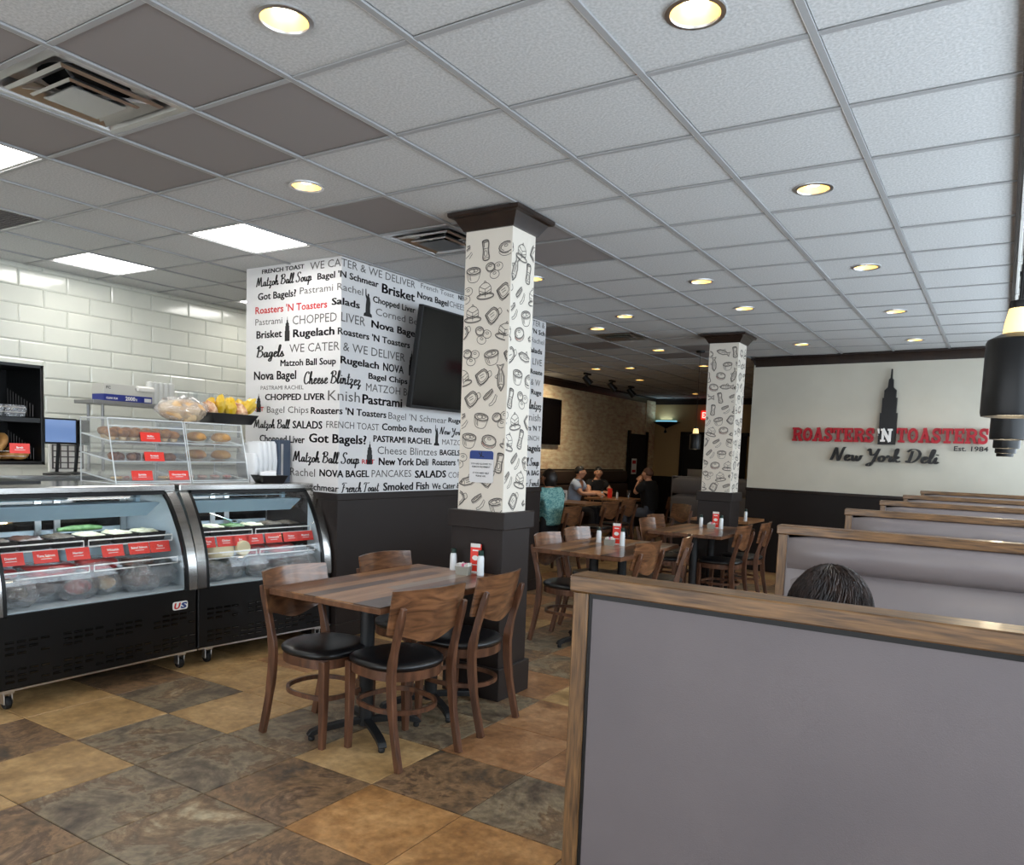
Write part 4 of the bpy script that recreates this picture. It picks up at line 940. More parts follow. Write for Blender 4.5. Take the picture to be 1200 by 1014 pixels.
# blue and white notice on the front column
cx0 = COLS[0][0]-.335/2; cy0 = COLS[0][1]-.13
t = thing('wall_placard', 'rounded blue and white notice on the front column above its brown base', 'sign', (-2.695, cy0-.003, 1.425))
def rrect(hx, hz, r, cz=0):
    out = []
    for sx, sz, a0 in ((1, 1, 0), (-1, 1, 90), (-1, -1, 180), (1, -1, 270)):
        for k in range(5): a = R(a0+k*22.5); out.append((sx*(hx-r)+r*math.cos(a), cz+sz*(hz-r)+r*math.sin(a)))
    return out
MB().prism(rrect(.088, .098, .015), -.004, 0).build('plate', M['print_bg'], t, smooth=False)
MB().prism([(x, z) for x, z in rrect(.087, .097, .015) if z > .07]+[], -.0052, -.004).box(-.087, .087, -.0052, -.004, .046, .082).build('blue_header', M['sign_blue'], t, smooth=False)
mb = MB()
for k, (s_, z) in enumerate([('YOU ARE ALLOWED TO', .012), ('REMOVE EQUIPMENT', -.006), ('IF YOU NEED HELP', -.044), ('PLEASE ASK', -.062)]): text_c(mb, s_, 0, z, .010, lambda u, v: (u, -.0056, v), .012, .15)
for q in ribbon([v.copy() for v in catmull([(-.02, .085), (0, .065), (.02, .06)])], .005)+ribbon([v.copy() for v in catmull([(0, .09), (.0, .07), (-.012, .058)])], .005): mb.add([(v.x, -.0058, v.y) for v in q], [(0, 1, 2, 3)])
mb.build('notice_text', M['ink'], t, smooth=False, clean=False)

# ------------------------------------------------------------------ chairs
def seat_outline(sx, sy, z, cy=0, n=28):
    """D-like seat: wide, softly rounded at the back (-y), squarer at the front"""
    out = []
    for k in range(n):
        a = 2*PI*(k+.5)/n; ca, sa = math.cos(a), math.sin(a); e = 2/3.2 if sa > 0 else 2/2.3
        x = sx*math.copysign(abs(ca)**e, ca); y = sy*math.copysign(abs(sa)**e, sa)
        out.append(Vector((x*(1+.04*sa), cy+y, z)))
    return out
def make_chair(label, group):
    t = thing('dining_chair', label, 'chair', (0, 0, 0), 0, group)
    MB().loft([seat_outline(.205, .205, .452), seat_outline(.216, .214, .462), seat_outline(.218, .216, .476), seat_outline(.205, .203, .488), seat_outline(.165, .165, .495), seat_outline(.08, .08, .497)]).build('seat', M['seat'], t, ang=60)
    # bent seat ring
    a, b = seat_outline(.208, .207, .405), seat_outline(.208, .207, .452)
    c_, d_ = seat_outline(.186, .185, .452), seat_outline(.186, .185, .405)
    MB().loft([a, b, c_, d_], closed=True).build('seat_ring', M['wood_leg'], t, ang=50)
    for s in (-1, 1):
        # rear leg: curved upright, rectangular section
        pts = []
        for k in range(15):
            q = k/14; z = .785*q
            y = -.255+.075*math.sin(min(z/.46, 1)*PI/2) if z < .46 else -.18-.088*((z-.46)/.34)**1.25
            pts.append((s*(.190-.0*q), y, z))
        prof = []
        for k in range(15):
            q = k/14; d = .019 if q < .3 else (.024 if q < .7 else .018)
            if k == 14: d = .011
            prof.append([(-.014, -d), (.014, -d), (.014, d), (-.014, d)])
        MB().sweep(pts, prof).build('leg', M['wood_leg'], t, bevel=.003, ang=40)
        # front leg, tapering
        r = lambda h, z, dx: [(s*.178+dx-h, .165-h, z), (s*.178+dx+h, .165-h, z), (s*.178+dx+h, .165+h, z), (s*.178+dx-h, .165+h, z)]
        MB().loft([r(.015, 0, s*.006), r(.019, .25, 0), r(.021, .45, 0)]).build('leg', M['wood_leg'], t, bevel=.003)
    sa, sb = [seat_outline(.180, .195, z, -.005) for z in (.235, .258)]; sc, sd = [seat_outline(.166, .181, z, -.005) for z in (.258, .235)]
    MB().loft([sa, sb, sc, sd], closed=True).build('stretcher', M['wood_leg'], t, ang=50)
    # plywood back, curved and with a waved lower edge
    nx, nz = 16, 6; vs = []
    for side in (0, 1):
        for i in range(nx+1):
            u = -1+2*i/nx; x = .225*u
            zt = .868+.010*(1-u*u)*0-.006*u*u; zb = .618-.022*math.cos(u*PI)*(1 if abs(u) < .99 else 1)+.012*abs(u)
            for j in range(nz+1):
                z = zb+(zt-zb)*j/nz
                y = -.242-(z-.62)*.20+.052*u*u+(.006 if side else -.006)+.012
                vs.append((x, y, z))
    idx = lambda s_, i, j: s_*(nx+1)*(nz+1)+i*(nz+1)+j
    fs = []
    for i in range(nx):
        for j in range(nz):
            fs.append((idx(0, i, j), idx(0, i+1, j), idx(0, i+1, j+1), idx(0, i, j+1))); fs.append((idx(1, i, j), idx(1, i, j+1), idx(1, i+1, j+1), idx(1, i+1, j)))
        for j in (0, nz): fs.append((idx(0, i, j), idx(1, i, j), idx(1, i+1, j), idx(0, i+1, j)))
    for j in range(nz):
        for i in (0, nx): fs.append((idx(0, i, j), idx(0, i, j+1), idx(1, i, j+1), idx(1, i, j)))
    MB().add(vs, fs).build('backrest', M['wood'], t, ang=50)
    return t
# rotation: chair faces local +y. facing +X -> rz=-90, facing -X -> rz=+90
CH = [
 (-2.945, 2.86, -90+2, 'walnut chair with black seat at the front table, closest to the deli case', 1),
 (-2.98, 3.60, -90-2, 'walnut chair on the case side of the front table, beside the brown block', 1),
 (-2.495, 2.93, 90-11, 'walnut chair nearest the viewer, its waved back turned to the aisle', 1),
 (-2.50, 3.48, 90+3, 'walnut chair at the front table tucked beside the column base', 1),
 (-2.91, 5.52, -90+2, 'walnut chair at the second table, partly behind the near booth partition', 2),
 (-2.98, 6.16, -90-2, 'walnut chair on the case side of the second table, farther of its two', 2),
 (-2.52, 5.66, 90-4, 'walnut chair on the booth side of the second table, nearer of its two', 2),
 (-2.47, 6.30, 90+14, 'walnut chair on the booth side of the second table, farther of its two', 2),
 (-2.98, 7.80, -90+2, 'walnut chair on the case side of the third table, nearer of its two', 3),
 (-3.12, 8.37, -90-2, 'walnut chair on the case side of the third table, next to the rear column', 3),
 (-2.42, 7.95, 90-3, 'walnut chair on the booth side of the third table, nearer of its two', 3),
 (-2.36, 8.52, 90+4, 'walnut chair on the booth side of the third table, closest to the sign wall', 3),
]
GRP = {1: 'chairs at the front table', 2: 'chairs at the second table', 3: 'chairs at the third table', 4: 'chairs near the far diners'}
ch0 = None
def chair(x, y, deg, lab, g):
    global ch0
    if ch0 is None:
        ch0 = make_chair(lab, GRP[g]); ch0.location = (x, y, 0); ch0.rotation_euler = (0, 0, R(deg)); return ch0
    return dup(ch0, (x, y, 0), R(deg), lab, GRP[g])
for c_ in CH: chair(*c_)

# ------------------------------------------------------------------ tables
TT = .78
def make_table(label, loc, lx=.76, ly=1.20, bases=(-.27, .28)):
    t = thing('dining_table', label, 'table', loc, 0, 'dining tables')
    top = MB().box(-lx/2, lx/2, -ly/2, ly/2, TT-.034, TT-.006).build('tabletop', M['pl'][0], t, bevel=.002)
    rg = random.Random(5); n = 9; w = lx/n
    for k in range(n):
        y = -ly/2
        while y < ly/2-.01:
            L_ = min(rg.uniform(.35, .7), ly/2-y)
            if ly/2-(y+L_) < .12: L_ = ly/2-y
            MB().box(-lx/2+w*k+.0003, -lx/2+w*(k+1)-.0003, y+.0003, y+L_-.0003, TT-.006, TT-.0002*rg.random()).build('plank', M['pl'][rg.randrange(4)], top, smooth=False); y += L_
    for by in bases:
        b = MB().tube([(0, by, .05), (0, by, TT-.06)], .038, 20).box(-.14, .14, by-.14, by+.14, TT-.046, TT-.034).build('pedestal', M['iron'], t, ang=40)
        for a in range(4):
            an = PI/4+a*PI/2+.25; d = Vector((math.cos(an), math.sin(an), 0)); p0 = Vector((0, by, 0))
            MB().sweep([p0+d*.02+Vector((0, 0, .075)), p0+d*.12+Vector((0, 0, .07)), p0+d*.24+Vector((0, 0, .055)), p0+d*.285+Vector((0, 0, .04)), p0+d*.295+Vector((0, 0, .022))],
                       [(-.022, -.016), (.022, -.016), (.018, .016), (-.018, .016)], side=Vector((-d.y, d.x, 0))).lathe([(0, 0), (.016, 0), (.018, .012), (.014, .028), (0, .03)], 10, c=p0+d*.285).build('foot', M['iron'], b, bevel=.003)
    return t
tb = make_table('front dining table with a planked walnut top and black pedestals', (-2.76, 3.25, 0))
dup(tb, (-2.70, 5.78, 0), 0, 'second dining table from the viewer, between the column and the booths')
dup(tb, (-2.64, 7.98, 0), 0, 'third dining table, in front of the rear column')

# table sets: shakers, caddy with packets, red flyer holder
def set_bottle(loc, label, h=.135, first={}):
    k = round(h, 3)
    if k not in first:
        t = thing('condiment_bottle', label, 'bottle', loc, 0, 'condiment bottles')
        MB().lathe([(0, 0), (.021, 0), (.0225, .005), (.0215, h*.15), (.0205, h*.68), (.018, h*.76), (.013, h*.8), (0, h*.8)], 18).build('bottle_body', M['bottle'], t)
        MB().lathe([(0, h*.795), (.0165, h*.795), (.017, h*.98), (.013, h), (0, h)], 16).build('cap', M['green_cap'], t)
        first[k] = t; return t
    return dup(first[k], loc, 0, label)
def table_set(x, y, z, who, k0=0):
    set_bottle((x-.14, y+.03, z), 'white bottle with dark cap on %s, nearer the deli case' % who)
    set_bottle((x+.10, y-.02, z), 'white bottle with dark cap on %s, nearer the booths' % who, .15)
    t = thing('sugar_caddy', 'small square caddy of sweetener packets on %s' % who, 'caddy', (x+.005, y-.06, z), R(12), 'sugar caddies')
    MB().loft([[(-.038, -.03, 0), (.038, -.03, 0), (.038, .03, 0), (-.038, .03, 0)], [(-.042, -.034, .05), (.042, -.034, .05), (.042, .034, .05), (-.042, .034, .05)], [(-.039, -.031, .05), (.039, -.031, .05), (.039, .031, .05), (-.039, .031, .05)], [(-.035, -.027, .005), (.035, -.027, .005), (.035, .027, .005), (-.035, .027, .005)]]).build('caddy_box', M['caddy'], t, smooth=False)
    rg = random.Random(int(y*10))
    for k in range(9):
        xx = -.033+.0082*k; hh = rg.uniform(.058, .072)
        MB().box(xx, xx+.0035, -.026, .026, .006, hh, Matrix.Rotation(R(rg.uniform(-4, 4)), 4, 'Y')).build('packet', M['packet_pink'] if k in (4, 5) else M['packet_white'], t, smooth=False)
    f = thing('flyer_holder', 'upright red flyer in a stand on %s' % who, 'menu card', (x+.015, y+.05, z), R(8), 'red table flyers')
    MB().box(-.038, .038, -.014, .014, 0, .008).build('stand_foot', M['acr_edge'], f)
    MB().box(-.034, .034, -.007, .007, .008, .175).build('red_card', M['tag_red'], f, smooth=False)
    MB().box(-.033, .033, -.008, -.007, .155, .178).build('white_heading', M['paper'], f, smooth=False)
    mb = MB().box(-.02, .02, -.0078, -.0075, .132, .14)
    mb.add([(.018*math.cos(a)*1.2-.0, -.0080, .09+.016*math.sin(a)) for a in [2*PI*k/10 for k in range(10)]], [tuple(range(10))]).box(-.024, .024, -.0078, -.0075, .045, .05)
    mb.build('card_print', M['white_ink'], f, smooth=False)
table_set(-2.69, 3.78, TT, 'the front table')
table_set(-2.72, 5.88, TT, 'the second table')
table_set(-2.62, 8.22, TT, 'the third table')

# ------------------------------------------------------------------ booths
BX0, BX1, BH = -.76, .80, 1.262
def pad(x0, x1, z0, z1, y, d, n=10):
    """upholstered cushion bulging toward -y (d>0) or +y (d<0)"""
    vs = []; nx, nz = 14, n
    for i in range(nx+1):
        for j in range(nz+1):
            u, v = i/nx, j/nz; bu = min(1, min(u, 1-u)*14)**.4 if 0 < u < 1 else 0; bv = (math.sin(PI*v))**.4 if 0 < v < 1 else 0
            vs.append((x0+(x1-x0)*u, y-d*bu*bv*(1+.06*math.sin(i*2.1+j)), z0+(z1-z0)*v))
    fs = [(i*(nz+1)+j, (i+1)*(nz+1)+j, (i+1)*(nz+1)+j+1, i*(nz+1)+j+1) for i in range(nx) for j in range(nz)]
    b = len(vs); vs += [(x0, y, z0), (x1, y, z0), (x1, y, z1), (x0, y, z1)]; fs.append((b, b+1, b+2, b+3))
    return MB().add(vs, fs)
def seatpad(x0, x1, y0, y1, z0, z1):
    def r(q, z): return [(x0+q, y0+q, z), (x1-q, y0+q, z), (x1-q, y1-q, z), (x0+q, y1-q, z)]
    return MB().loft([r(0, z0), r(0, z0+.03), r(.0, z1-.03), r(.012, z1-.008), r(.04, z1)])
def booth(k, y):
    lab = ['near booth with its flat grey back panel facing the viewer', 'grey upholstered booth directly behind the seated head', 'third grey booth from the viewer', 'fourth grey booth from the viewer',
           'fifth grey booth from the viewer, second from the sign wall', 'grey booth closest to the sign wall'][k]
    t = thing('booth', lab, 'booth', (0, y, 0), 0, 'upholstered booths')
    MB().box(BX0+.02, BX1, .012, .073, .0, BH-.03).build('core_panel', M['brown' if k == 0 else 'vinyl_s'], t)
    MB().box(BX0-.012, BX1, -.006, .072, BH-.036, BH).build('top_rail', M['oak'], t, bevel=.003)
    MB().box(BX0-.006, BX0+.03, .0, .07, 0, BH-.036).build('end_stile', M['oak_v'], t, bevel=.003)
    if k == 0:
        MB().box(BX0+.030, BX1, .006, .02, BH-.048, BH-.036).box(BX0+.030, BX0+.038, .006, .02, .02, BH-.048).build('black_edging', M['black'], t, smooth=False)
        MB().box(BX0+.038, BX1, .008, .02, .10, BH-.048).build('back_panel', M['vinyl'], t, smooth=False)
    else:
        pad(BX0+.034, BX1, 1.085, BH-.036, .012, .055).build('back_cushion', M['vinyl_s'], t, ang=60)
        pad(BX0+.034, BX1, .50, 1.10, .02, .075).build('back_cushion', M['vinyl_s'], t, ang=60)
        seatpad(BX0+.01, BX1, -.47, -.02, .36, .47).build('seat_cushion', M['vinyl_s'], t, ang=60)
        MB().box(BX0+.04, BX1, -.42, .02, .0, .36).build('seat_base', M['brown'], t)
    pad(BX0+.034, BX1, 1.085, BH-.036, .073, -.055).build('back_cushion', M['vinyl_s'], t, ang=60)
    pad(BX0+.034, BX1, .50, 1.10, .065, -.075).build('back_cushion', M['vinyl_s'], t, ang=60)
    seatpad(BX0+.01, BX1, .12, .56, .36, .47).build('seat_cushion', M['vinyl_s'], t, ang=60)
    MB().box(BX0+.04, BX1, .065, .50, .0, .36).build('seat_base', M['brown'], t)
for k, y in enumerate(BYS): booth(k, y)
for k, y in enumerate([2.43]):
    t = thing('booth_table', 'wooden table between the near booth and the one behind it', 'table', (.05, y, 0))
    MB().box(-.72, .74, -.25, .25, .735, .77).build('tabletop', M['pl'][1], t, bevel=.003)
    MB().tube([(0, 0, .02), (0, 0, .735)], .04, 16).build('pedestal', M['iron'], t); MB().lathe([(0, 0), (.22, 0), (.22, .012), (.05, .03), (0, .03)], 24).build('foot', M['iron'], t)

# ------------------------------------------------------------------ deli cases
PROF = [(0.0, .53), (-.004, .62), (-.014, .71), (-.04, .81), (-.085, .92), (-.14, 1.02), (-.20, 1.11), (-.255, 1.165)]
def strip(y0, y1, off, th=.004, prof=PROF):
    mb = MB(); rings = []
    for k, (x, z) in enumerate(prof):
        a = prof[max(k-1, 0)]; b = prof[min(k+1, len(prof)-1)]; t = Vector((b[0]-a[0], b[1]-a[1])).normalized(); n = Vector((t.y, -t.x))
        p, q = Vector((x, z))+n*off, Vector((x, z))+n*(off-th)
        rings.append([(p.x, y0, p.y), (p.x, y1, p.y), (q.x, y1, q.y), (q.x, y0, q.y)])
    return mb.loft(rings)
def deli_case(label, loc, rz, L_):
    t = thing('deli_case', label, 'display case', loc, rz, 'curved glass deli cases')
    b = MB().box(-.80, 0, .004, L_-.004, .12, .53).build('lower_body', M['black'], t, bevel=.006)
    MB().box(-.0, .006, .002, L_-.002, .112, .122).build('bottom_trim', M['alu'], t)
    for s, y0 in ((0, 0.0), (1, L_-.062)):
        strip(y0, y0+.062, .008, .03).build('curved_side_band', M['steel'], t, ang=60)
        y1 = .062 if s == 0 else L_-.062-.022
        strip(y1, y1+.022, .006, .02).build('black_gasket', M['black'], t, ang=60)
        ye = .004 if s == 0 else L_-.012
        pf = [(x-.01, z) for x, z in PROF]+[(-.80, 1.165), (-.80, .53)]
        MB().prism(pf, ye, ye+.008).build('end_panel', M['case_in'] , t, smooth=False)
    strip(.084, L_-.084, .002, .004).build('curved_glass', M['glass'], t, ang=80)
    MB().box(-.01, .008, .084, L_-.084, .515, .535).build('black_gasket', M['black'], t)
    MB().box(-.275, -.235, .084, L_-.084, 1.15, 1.172).build('black_gasket', M['black'], t)
    MB().box(-.83, -.235, 0, L_, 1.172, 1.215).build('top_counter', M['steel'], t, bevel=.006)
    # interior
    MB().box(-.80, -.79, .014, L_-.014, .53, 1.165).box(-.79, -.02, .014, L_-.014, .53, .54).build('liner', M['case_in'], t, smooth=False)
    for k in range(2):
        MB().box(-.785, -.775, .03+(L_/2-.03)*k, L_/2+.02+(L_/2-.05)*k, .90, 1.14).build('rear_sliding_door', M['black_gloss'], t, smooth=False)
    for y in (.03, L_/2-.02, L_/2+.10, L_-.07): MB().box(-.775, -.765, y, y+.04, .56, 1.15).build('door_frame', M['alu'], t, smooth=False)
    for z, x0 in ((.845, -.20), (.70, -.14)):
        sh = MB().box(-.74, x0, .03, L_-.03, z-.01, z).build('glass_shelf', M['glass'], t, smooth=False)
        for a, c in ((.04, L_*.5-.015), (L_*.5+.015, L_-.05)):
            MB().tube([(x0, a, z-.0), (x0, a, z+.038), (x0, c, z+.038), (x0, c, z)], .0045, 6).tube([(x0, a, z), (x0, c, z)], .0045, 6).build('wire_rail', M['white_ink'], sh)
    MB().loft([[(-.298, .09, 1.01), (-.258, .09, 1.095), (-.262, .09, 1.097), (-.302, .09, 1.012)], [(-.298, L_-.17, 1.01), (-.258, L_-.10, 1.095), (-.262, L_-.10, 1.097), (-.302, L_-.17, 1.012)]]).box(-.43, -.26, .09, L_-.12, 1.095, 1.10).build('lamp_housing', M['case_lamp'], t, smooth=False)
    MB().box(-.45, -.28, .09, L_-.22, 1.128, 1.133).box(-.37, -.34, L_-.22, L_-.19, 1.10, 1.165).build('lamp_wing', M['case_lamp'], t, smooth=False)
    MB().tube([(-.345, .12, 1.05), (-.345, L_-.18, 1.05)], .013, 8).build('lamp_tube', M['tube'], t)
    # front louvre slots: groups of short pressed slots
    mb = MB()
    for gy in range(int(L_/.062)-1):
        y = .07+.062*gy
        for r_ in range(3):
            if (gy*7+r_*3) % 5 == 4: continue
            for zb in (.155, .31) if gy % 9 != 4 else (.155,):
                z = zb+.032*r_
                mb.loft([[(0, y, z), (.006, y, z+.004), (.006, y, z+.012), (0, y, z+.016)], [(0, y+.045, z), (.006, y+.045, z+.004), (.006, y+.045, z+.012), (0, y+.045, z+.016)]])
    mb.build('louvre_slots', M['black_gloss'], t, smooth=False, kind='stuff')
    for x in (-.06, -.72):
        for y in (.10, L_-.09):
            c = MB().box(x-.03, x+.03, y-.03, y+.03, .09, .12).box(x-.025, x+.025, y-.024, y-.018, .03, .09).box(x-.025, x+.025, y+.018, y+.024, .03, .09).build('caster', M['alu'], t, bevel=.003)
            MB().lathe([(0, -.015), (.032, -.015), (.036, -.008), (.036, .008), (.032, .015), (0, .015)], 18, c=(x, y, .036), axis='y').build('wheel', M['rubber'], c)
    return t
DC1 = deli_case('left curved glass deli case full of bagged meats, reaching out of the picture', (-4.49, 1.94, 0), 0, 1.25)
DC2 = deli_case('curved glass deli case next to the printed block, behind the walnut chairs', (-4.49, 3.195, 0), R(-6.3), 1.10)
def inside(dc, p):
    return Matrix.Translation(dc.location) @ Matrix.Rotation(dc.rotation_euler.z, 4, 'Z') @ Vector(p)
# maker badge
o = thing('maker_badge', 'small white badge with red and blue letters low on the left deli case', 'badge', (-4.488, 3.063, .437), 0)
MB().prism(rrect(.054, .027, .014), 0, .004, plane='yz').build('badge_plate', M['white_ink'], o, smooth=False)
mb = MB(); mb.k = 0
f_ = lambda u, v: (.0046, u+.25*v, v)
text_on(mb, 'U', -.045, -.002, -.018, .036, f_, .05); mb.k = 1; text_on(mb, 'S', .004, .048, -.018, .036, f_, .05)
mb.build('badge_letters', [M['ink_red'], M['sign_blue']], o, smooth=False, clean=False)

def price_tag(p, rz, txt, lab, h=.068, w=.14, tilt=-18, grp='red price tags'):
    t = thing('price_tag', lab, 'price tag', p, rz, grp)
    Mx = Matrix.Rotation(R(tilt), 4, 'Y')
    MB().box(-.001, .001, -w/2, w/2, -h, 0, Mx).box(-.002, .004, -w/2, w/2, -h-.006, -h, Mx).build('card', M['tag_red'], t, smooth=False)
    mb = MB(); text_c(mb, txt, 0, -h*.55, h*.2, lambda u, v: tuple(Mx @ Vector((.0018, u, v))), .03, w*.8)
    mb.add([tuple(Mx @ Vector((.0018, u, v))) for u, v in ((-.03, -h*.75), (.03, -h*.75), (.03, -h*.70), (-.03, -h*.70))], [(0, 1, 2, 3)])
    mb.build('tag_wording', M['white_ink'], t, smooth=False, clean=False)
tg1 = [(.19, 'Dessert'), (.38, 'Tuna Salmon'), (.565, 'Herring'), (.78, 'Whitefish'), (.955, 'Baked Salmon'), (1.10, 'Tuna')]
tg2 = [(.20, 'Light Tuna'), (.355, 'Chicken'), (.47, 'Egg'), (.585, 'Nova'), (.745, 'Homemade'), (.90, 'Potato'), (1.03, 'Macaroni')]
for dc, tg, nm in ((DC1, tg1, 'left deli case'), (DC2, tg2, 'deli case by the printed block')):
    for k, (y, s_) in enumerate(tg):
        p = inside(dc, (-.192, y if dc is DC1 else y-.04, .846)); price_tag(p, dc.rotation_euler.z, s_, '%s red price tag along the upper shelf of the %s' % (ORD[k], nm))
def heap(n, r, h, seed, m):
    mb = MB(); rings = []
    for q, z in ((1, 0), (.97, .3), (.86, .62), (.66, .86), (.4, .97), (.15, 1.0)):
        rings.append([Vector((p.x, p.y, z*h+(.35*h*noise.noise(Vector((p.x*45, p.y*45, seed*5)))+.3*h*noise.noise(Vector((p.x*110, p.y*110, seed))) if z > .2 else 0))) for p in srect(r[0]*q, r[1]*q, 26, 4)])
    return mb.loft(rings)
FOODS = [('salad_d', 'dark chopped salad'), ('meat_d', 'brown chopped fish'), ('salad_d', 'dark relish'), ('salad_w', 'white fish salad'), ('salad_w', 'creamy white salad'), ('salad_w', 'pale potato salad')]
FOODS2 = [('salad_w', 'white tuna salad'), ('salad_w', 'white chicken salad'), ('salad_g', 'pale green salad'), ('salad_w', 'yellowish egg salad'), ('salad_d', 'dark mixed salad'), ('salad_d', 'dark beans')]
def tray(dc, y, w, food, lab, seed, d=.24, x=-.36):
    t = thing('food_tray', lab, 'food tray', inside(dc, (x, y, .846)), dc.rotation_euler.z, 'trays on the upper case shelf')
    r = lambda hx, hy, z: [(-hx, -hy, z), (hx, -hy, z), (hx, hy, z), (-hx, hy, z)]
    MB().loft([r(d/2-.012, w/2-.008, 0), r(d/2, w/2, .058), r(d/2-.004, w/2-.004, .058), r(d/2-.016, w/2-.012, .006)], closed=False).build('tray_dish', M['tray'], t, bevel=.002)
    if food:
        hp = heap(8, (d/2-.012, w/2-.010, 0), .034, seed, food); o = hp.build('food', M[food], t, loc=(0, 0, .036), ang=80)
for k in range(6): tray(DC1, .17+.185*k, .178, FOODS[k][0], '%s in the %s black tray of the left deli case' % (FOODS[k][1], ORD[k]), k)
for k in range(6): tray(DC2, .15+.16*k, .155, FOODS2[k][0], '%s in the %s black tray of the right deli case' % (FOODS2[k][1], ORD[k]), k+9)
# greens and a spoon lying over the trays
t = thing('cucumber', 'long green cucumber lying behind the white salads in the left deli case', 'vegetable', inside(DC1, (-.50, .75, .925)))
MB().tube([(0, -.14, 0), (0, -.05, .004), (0, .06, .004), (.0, .14, 0)], [.012, .02, .02, .012], 12).build('peel', M['salad_g'], t)
t = thing('serving_spoon', 'steel serving spoon resting in a tray of the right deli case', 'spoon', inside(DC2, (-.42, .50, .93)), R(25))
MB().tube([(-.12, -.1, .06), (0, 0, .0)], [.006, .008], 8).build('handle', M['steel'], t); MB().ellip((.03, .025, -.005), (.04, .028, .008), 12, 6).build('bowl', M['steel'], t)
# lower shelf: packs of red meat, cheese; bottom: bagged goods
def pack(dc, p, size, m, lab, rz=0, wrap=True):
    t = thing('meat_pack' if m != 'cheese' else 'cheese_pack', lab, 'packed food', inside(dc, p), dc.rotation_euler.z+rz, 'packs on the middle shelf')
    sx, sy, sz = size
    MB().loft([[tuple(v) for v in srect(sx/2*q, sy/2*q, 20, 3.5, z=z)] for q, z in ((.95, 0), (1, sz*.3), (.98, sz*.75), (.85, sz))]).build('contents', M[m], t, ang=60)
    if wrap: MB().ellip((0, 0, sz*.5), (sx/2+.015, sy/2+.02, sz*.62), 20, 10, fn=lambda v: v*(1+.10*noise.noise(v*30+Vector(p)*9))).build('clear_wrap', M['poly'], t, ang=80)
pack(DC1, (-.30, .13, .701), (.26, .24, .05), 'meat', 'red meat pack at the viewer-side end of the left case middle shelf')
pack(DC1, (-.28, .42, .701), (.26, .30, .055), 'meat', 'long red marbled meat slab in the middle of the left case', R(4))
pack(DC1, (-.30, .72, .701), (.24, .26, .06), 'meat', 'bright red meat slab just before the rail gap in the left case', R(-5))
pack(DC1, (-.30, .98, .701), (.24, .22, .04), 'meat_d', 'dark smoked fish pack beneath the last tags of the left case')
pack(DC2, (-.28, .12, .701), (.22, .14, .05), 'meat', 'red meat pack beside the pale cheese in the right case')
pack(DC2, (-.24, .29, .701), (.16, .20, .08), 'cheese', 'pale rectangular cheese block in the right case', 0, False)
t = thing('cheese_round', 'round pale cheese standing at the rail of the right deli case', 'cheese', inside(DC2, (-.17, .44, .755)), DC2.rotation_euler.z)
MB().lathe([(0, -.02), (.05, -.02), (.055, -.014), (.055, .014), (.05, .02), (0, .02)], 26, axis='x').build('rind', M['cheese'], t)
pack(DC2, (-.30, .58, .701), (.22, .18, .06), 'meat', 'red corned beef slab right of the round cheese')
pack(DC2, (-.28, .80, .701), (.24, .22, .055), 'meat', 'marbled red meat slab near the far end of the right case')
def poly_bag(dc, p, r, m, lab, seed, grp='bagged goods in the case bottoms'):
    t = thing('plastic_bag', lab, 'bag', inside(dc, p) if dc else Vector(p), (dc.rotation_euler.z if dc else 0)+seed*.7, grp)
    if m: MB().ellip((0, 0, 0), (r[0]*.66, r[1]*.66, r[2]*.5), 14, 8, fn=lambda v: v*(1+.2*noise.noise(v*14+Vector((seed, 1, 0))))).build('contents', M[m], t, ang=80)
    MB().ellip((0, 0, r[2]*.1), r, 30, 18, fn=lambda v: v*(1.12-.45*abs(noise.noise(v*12+Vector((seed*3, 0, 0))))-.25*abs(noise.noise(v*30+Vector((0, seed, 0)))))).build('clear_film', M['poly'], t, ang=18)
for k, (y, m, lab) in enumerate([(.17, 'salad_d', 'clear bag in the bottom of the left case, by its outer end'), (.37, 'meat_d', 'clear bag with dark meat in the left case bottom'), (.56, 'meat', 'shiny bag with reddish meat in the left case bottom'),
                                 (.75, 'bread', 'shiny crumpled clear bag in the middle of the left case bottom'), (.93, 'meat_d', 'crumpled clear bag under the dark fish pack'), (1.09, None, 'empty crumpled clear bag in the inner corner of the left case')]):
    poly_bag(DC1, (-.18-.06*(k % 2), y, .61), (.15, .105, .095), m, lab, k+1)
for k, (y, m, lab) in enumerate([(.18, 'salad_d', 'dark bagged pack at the start of the right case bottom'), (.37, 'carpetish', 'black bagged pack with a white label in the right case'), (.56, 'carpetish', 'black bagged pack in the middle of the right case bottom'), (.76, 'meat_d', 'dark bagged pack behind the chair back in the right case'), (.93, 'meat_d', 'dark bagged pack at the far end of the right case')]):
    poly_bag(DC2, (-.17-.05*(k % 2), y, .60), (.13, .10, .08), m, lab, k+11)

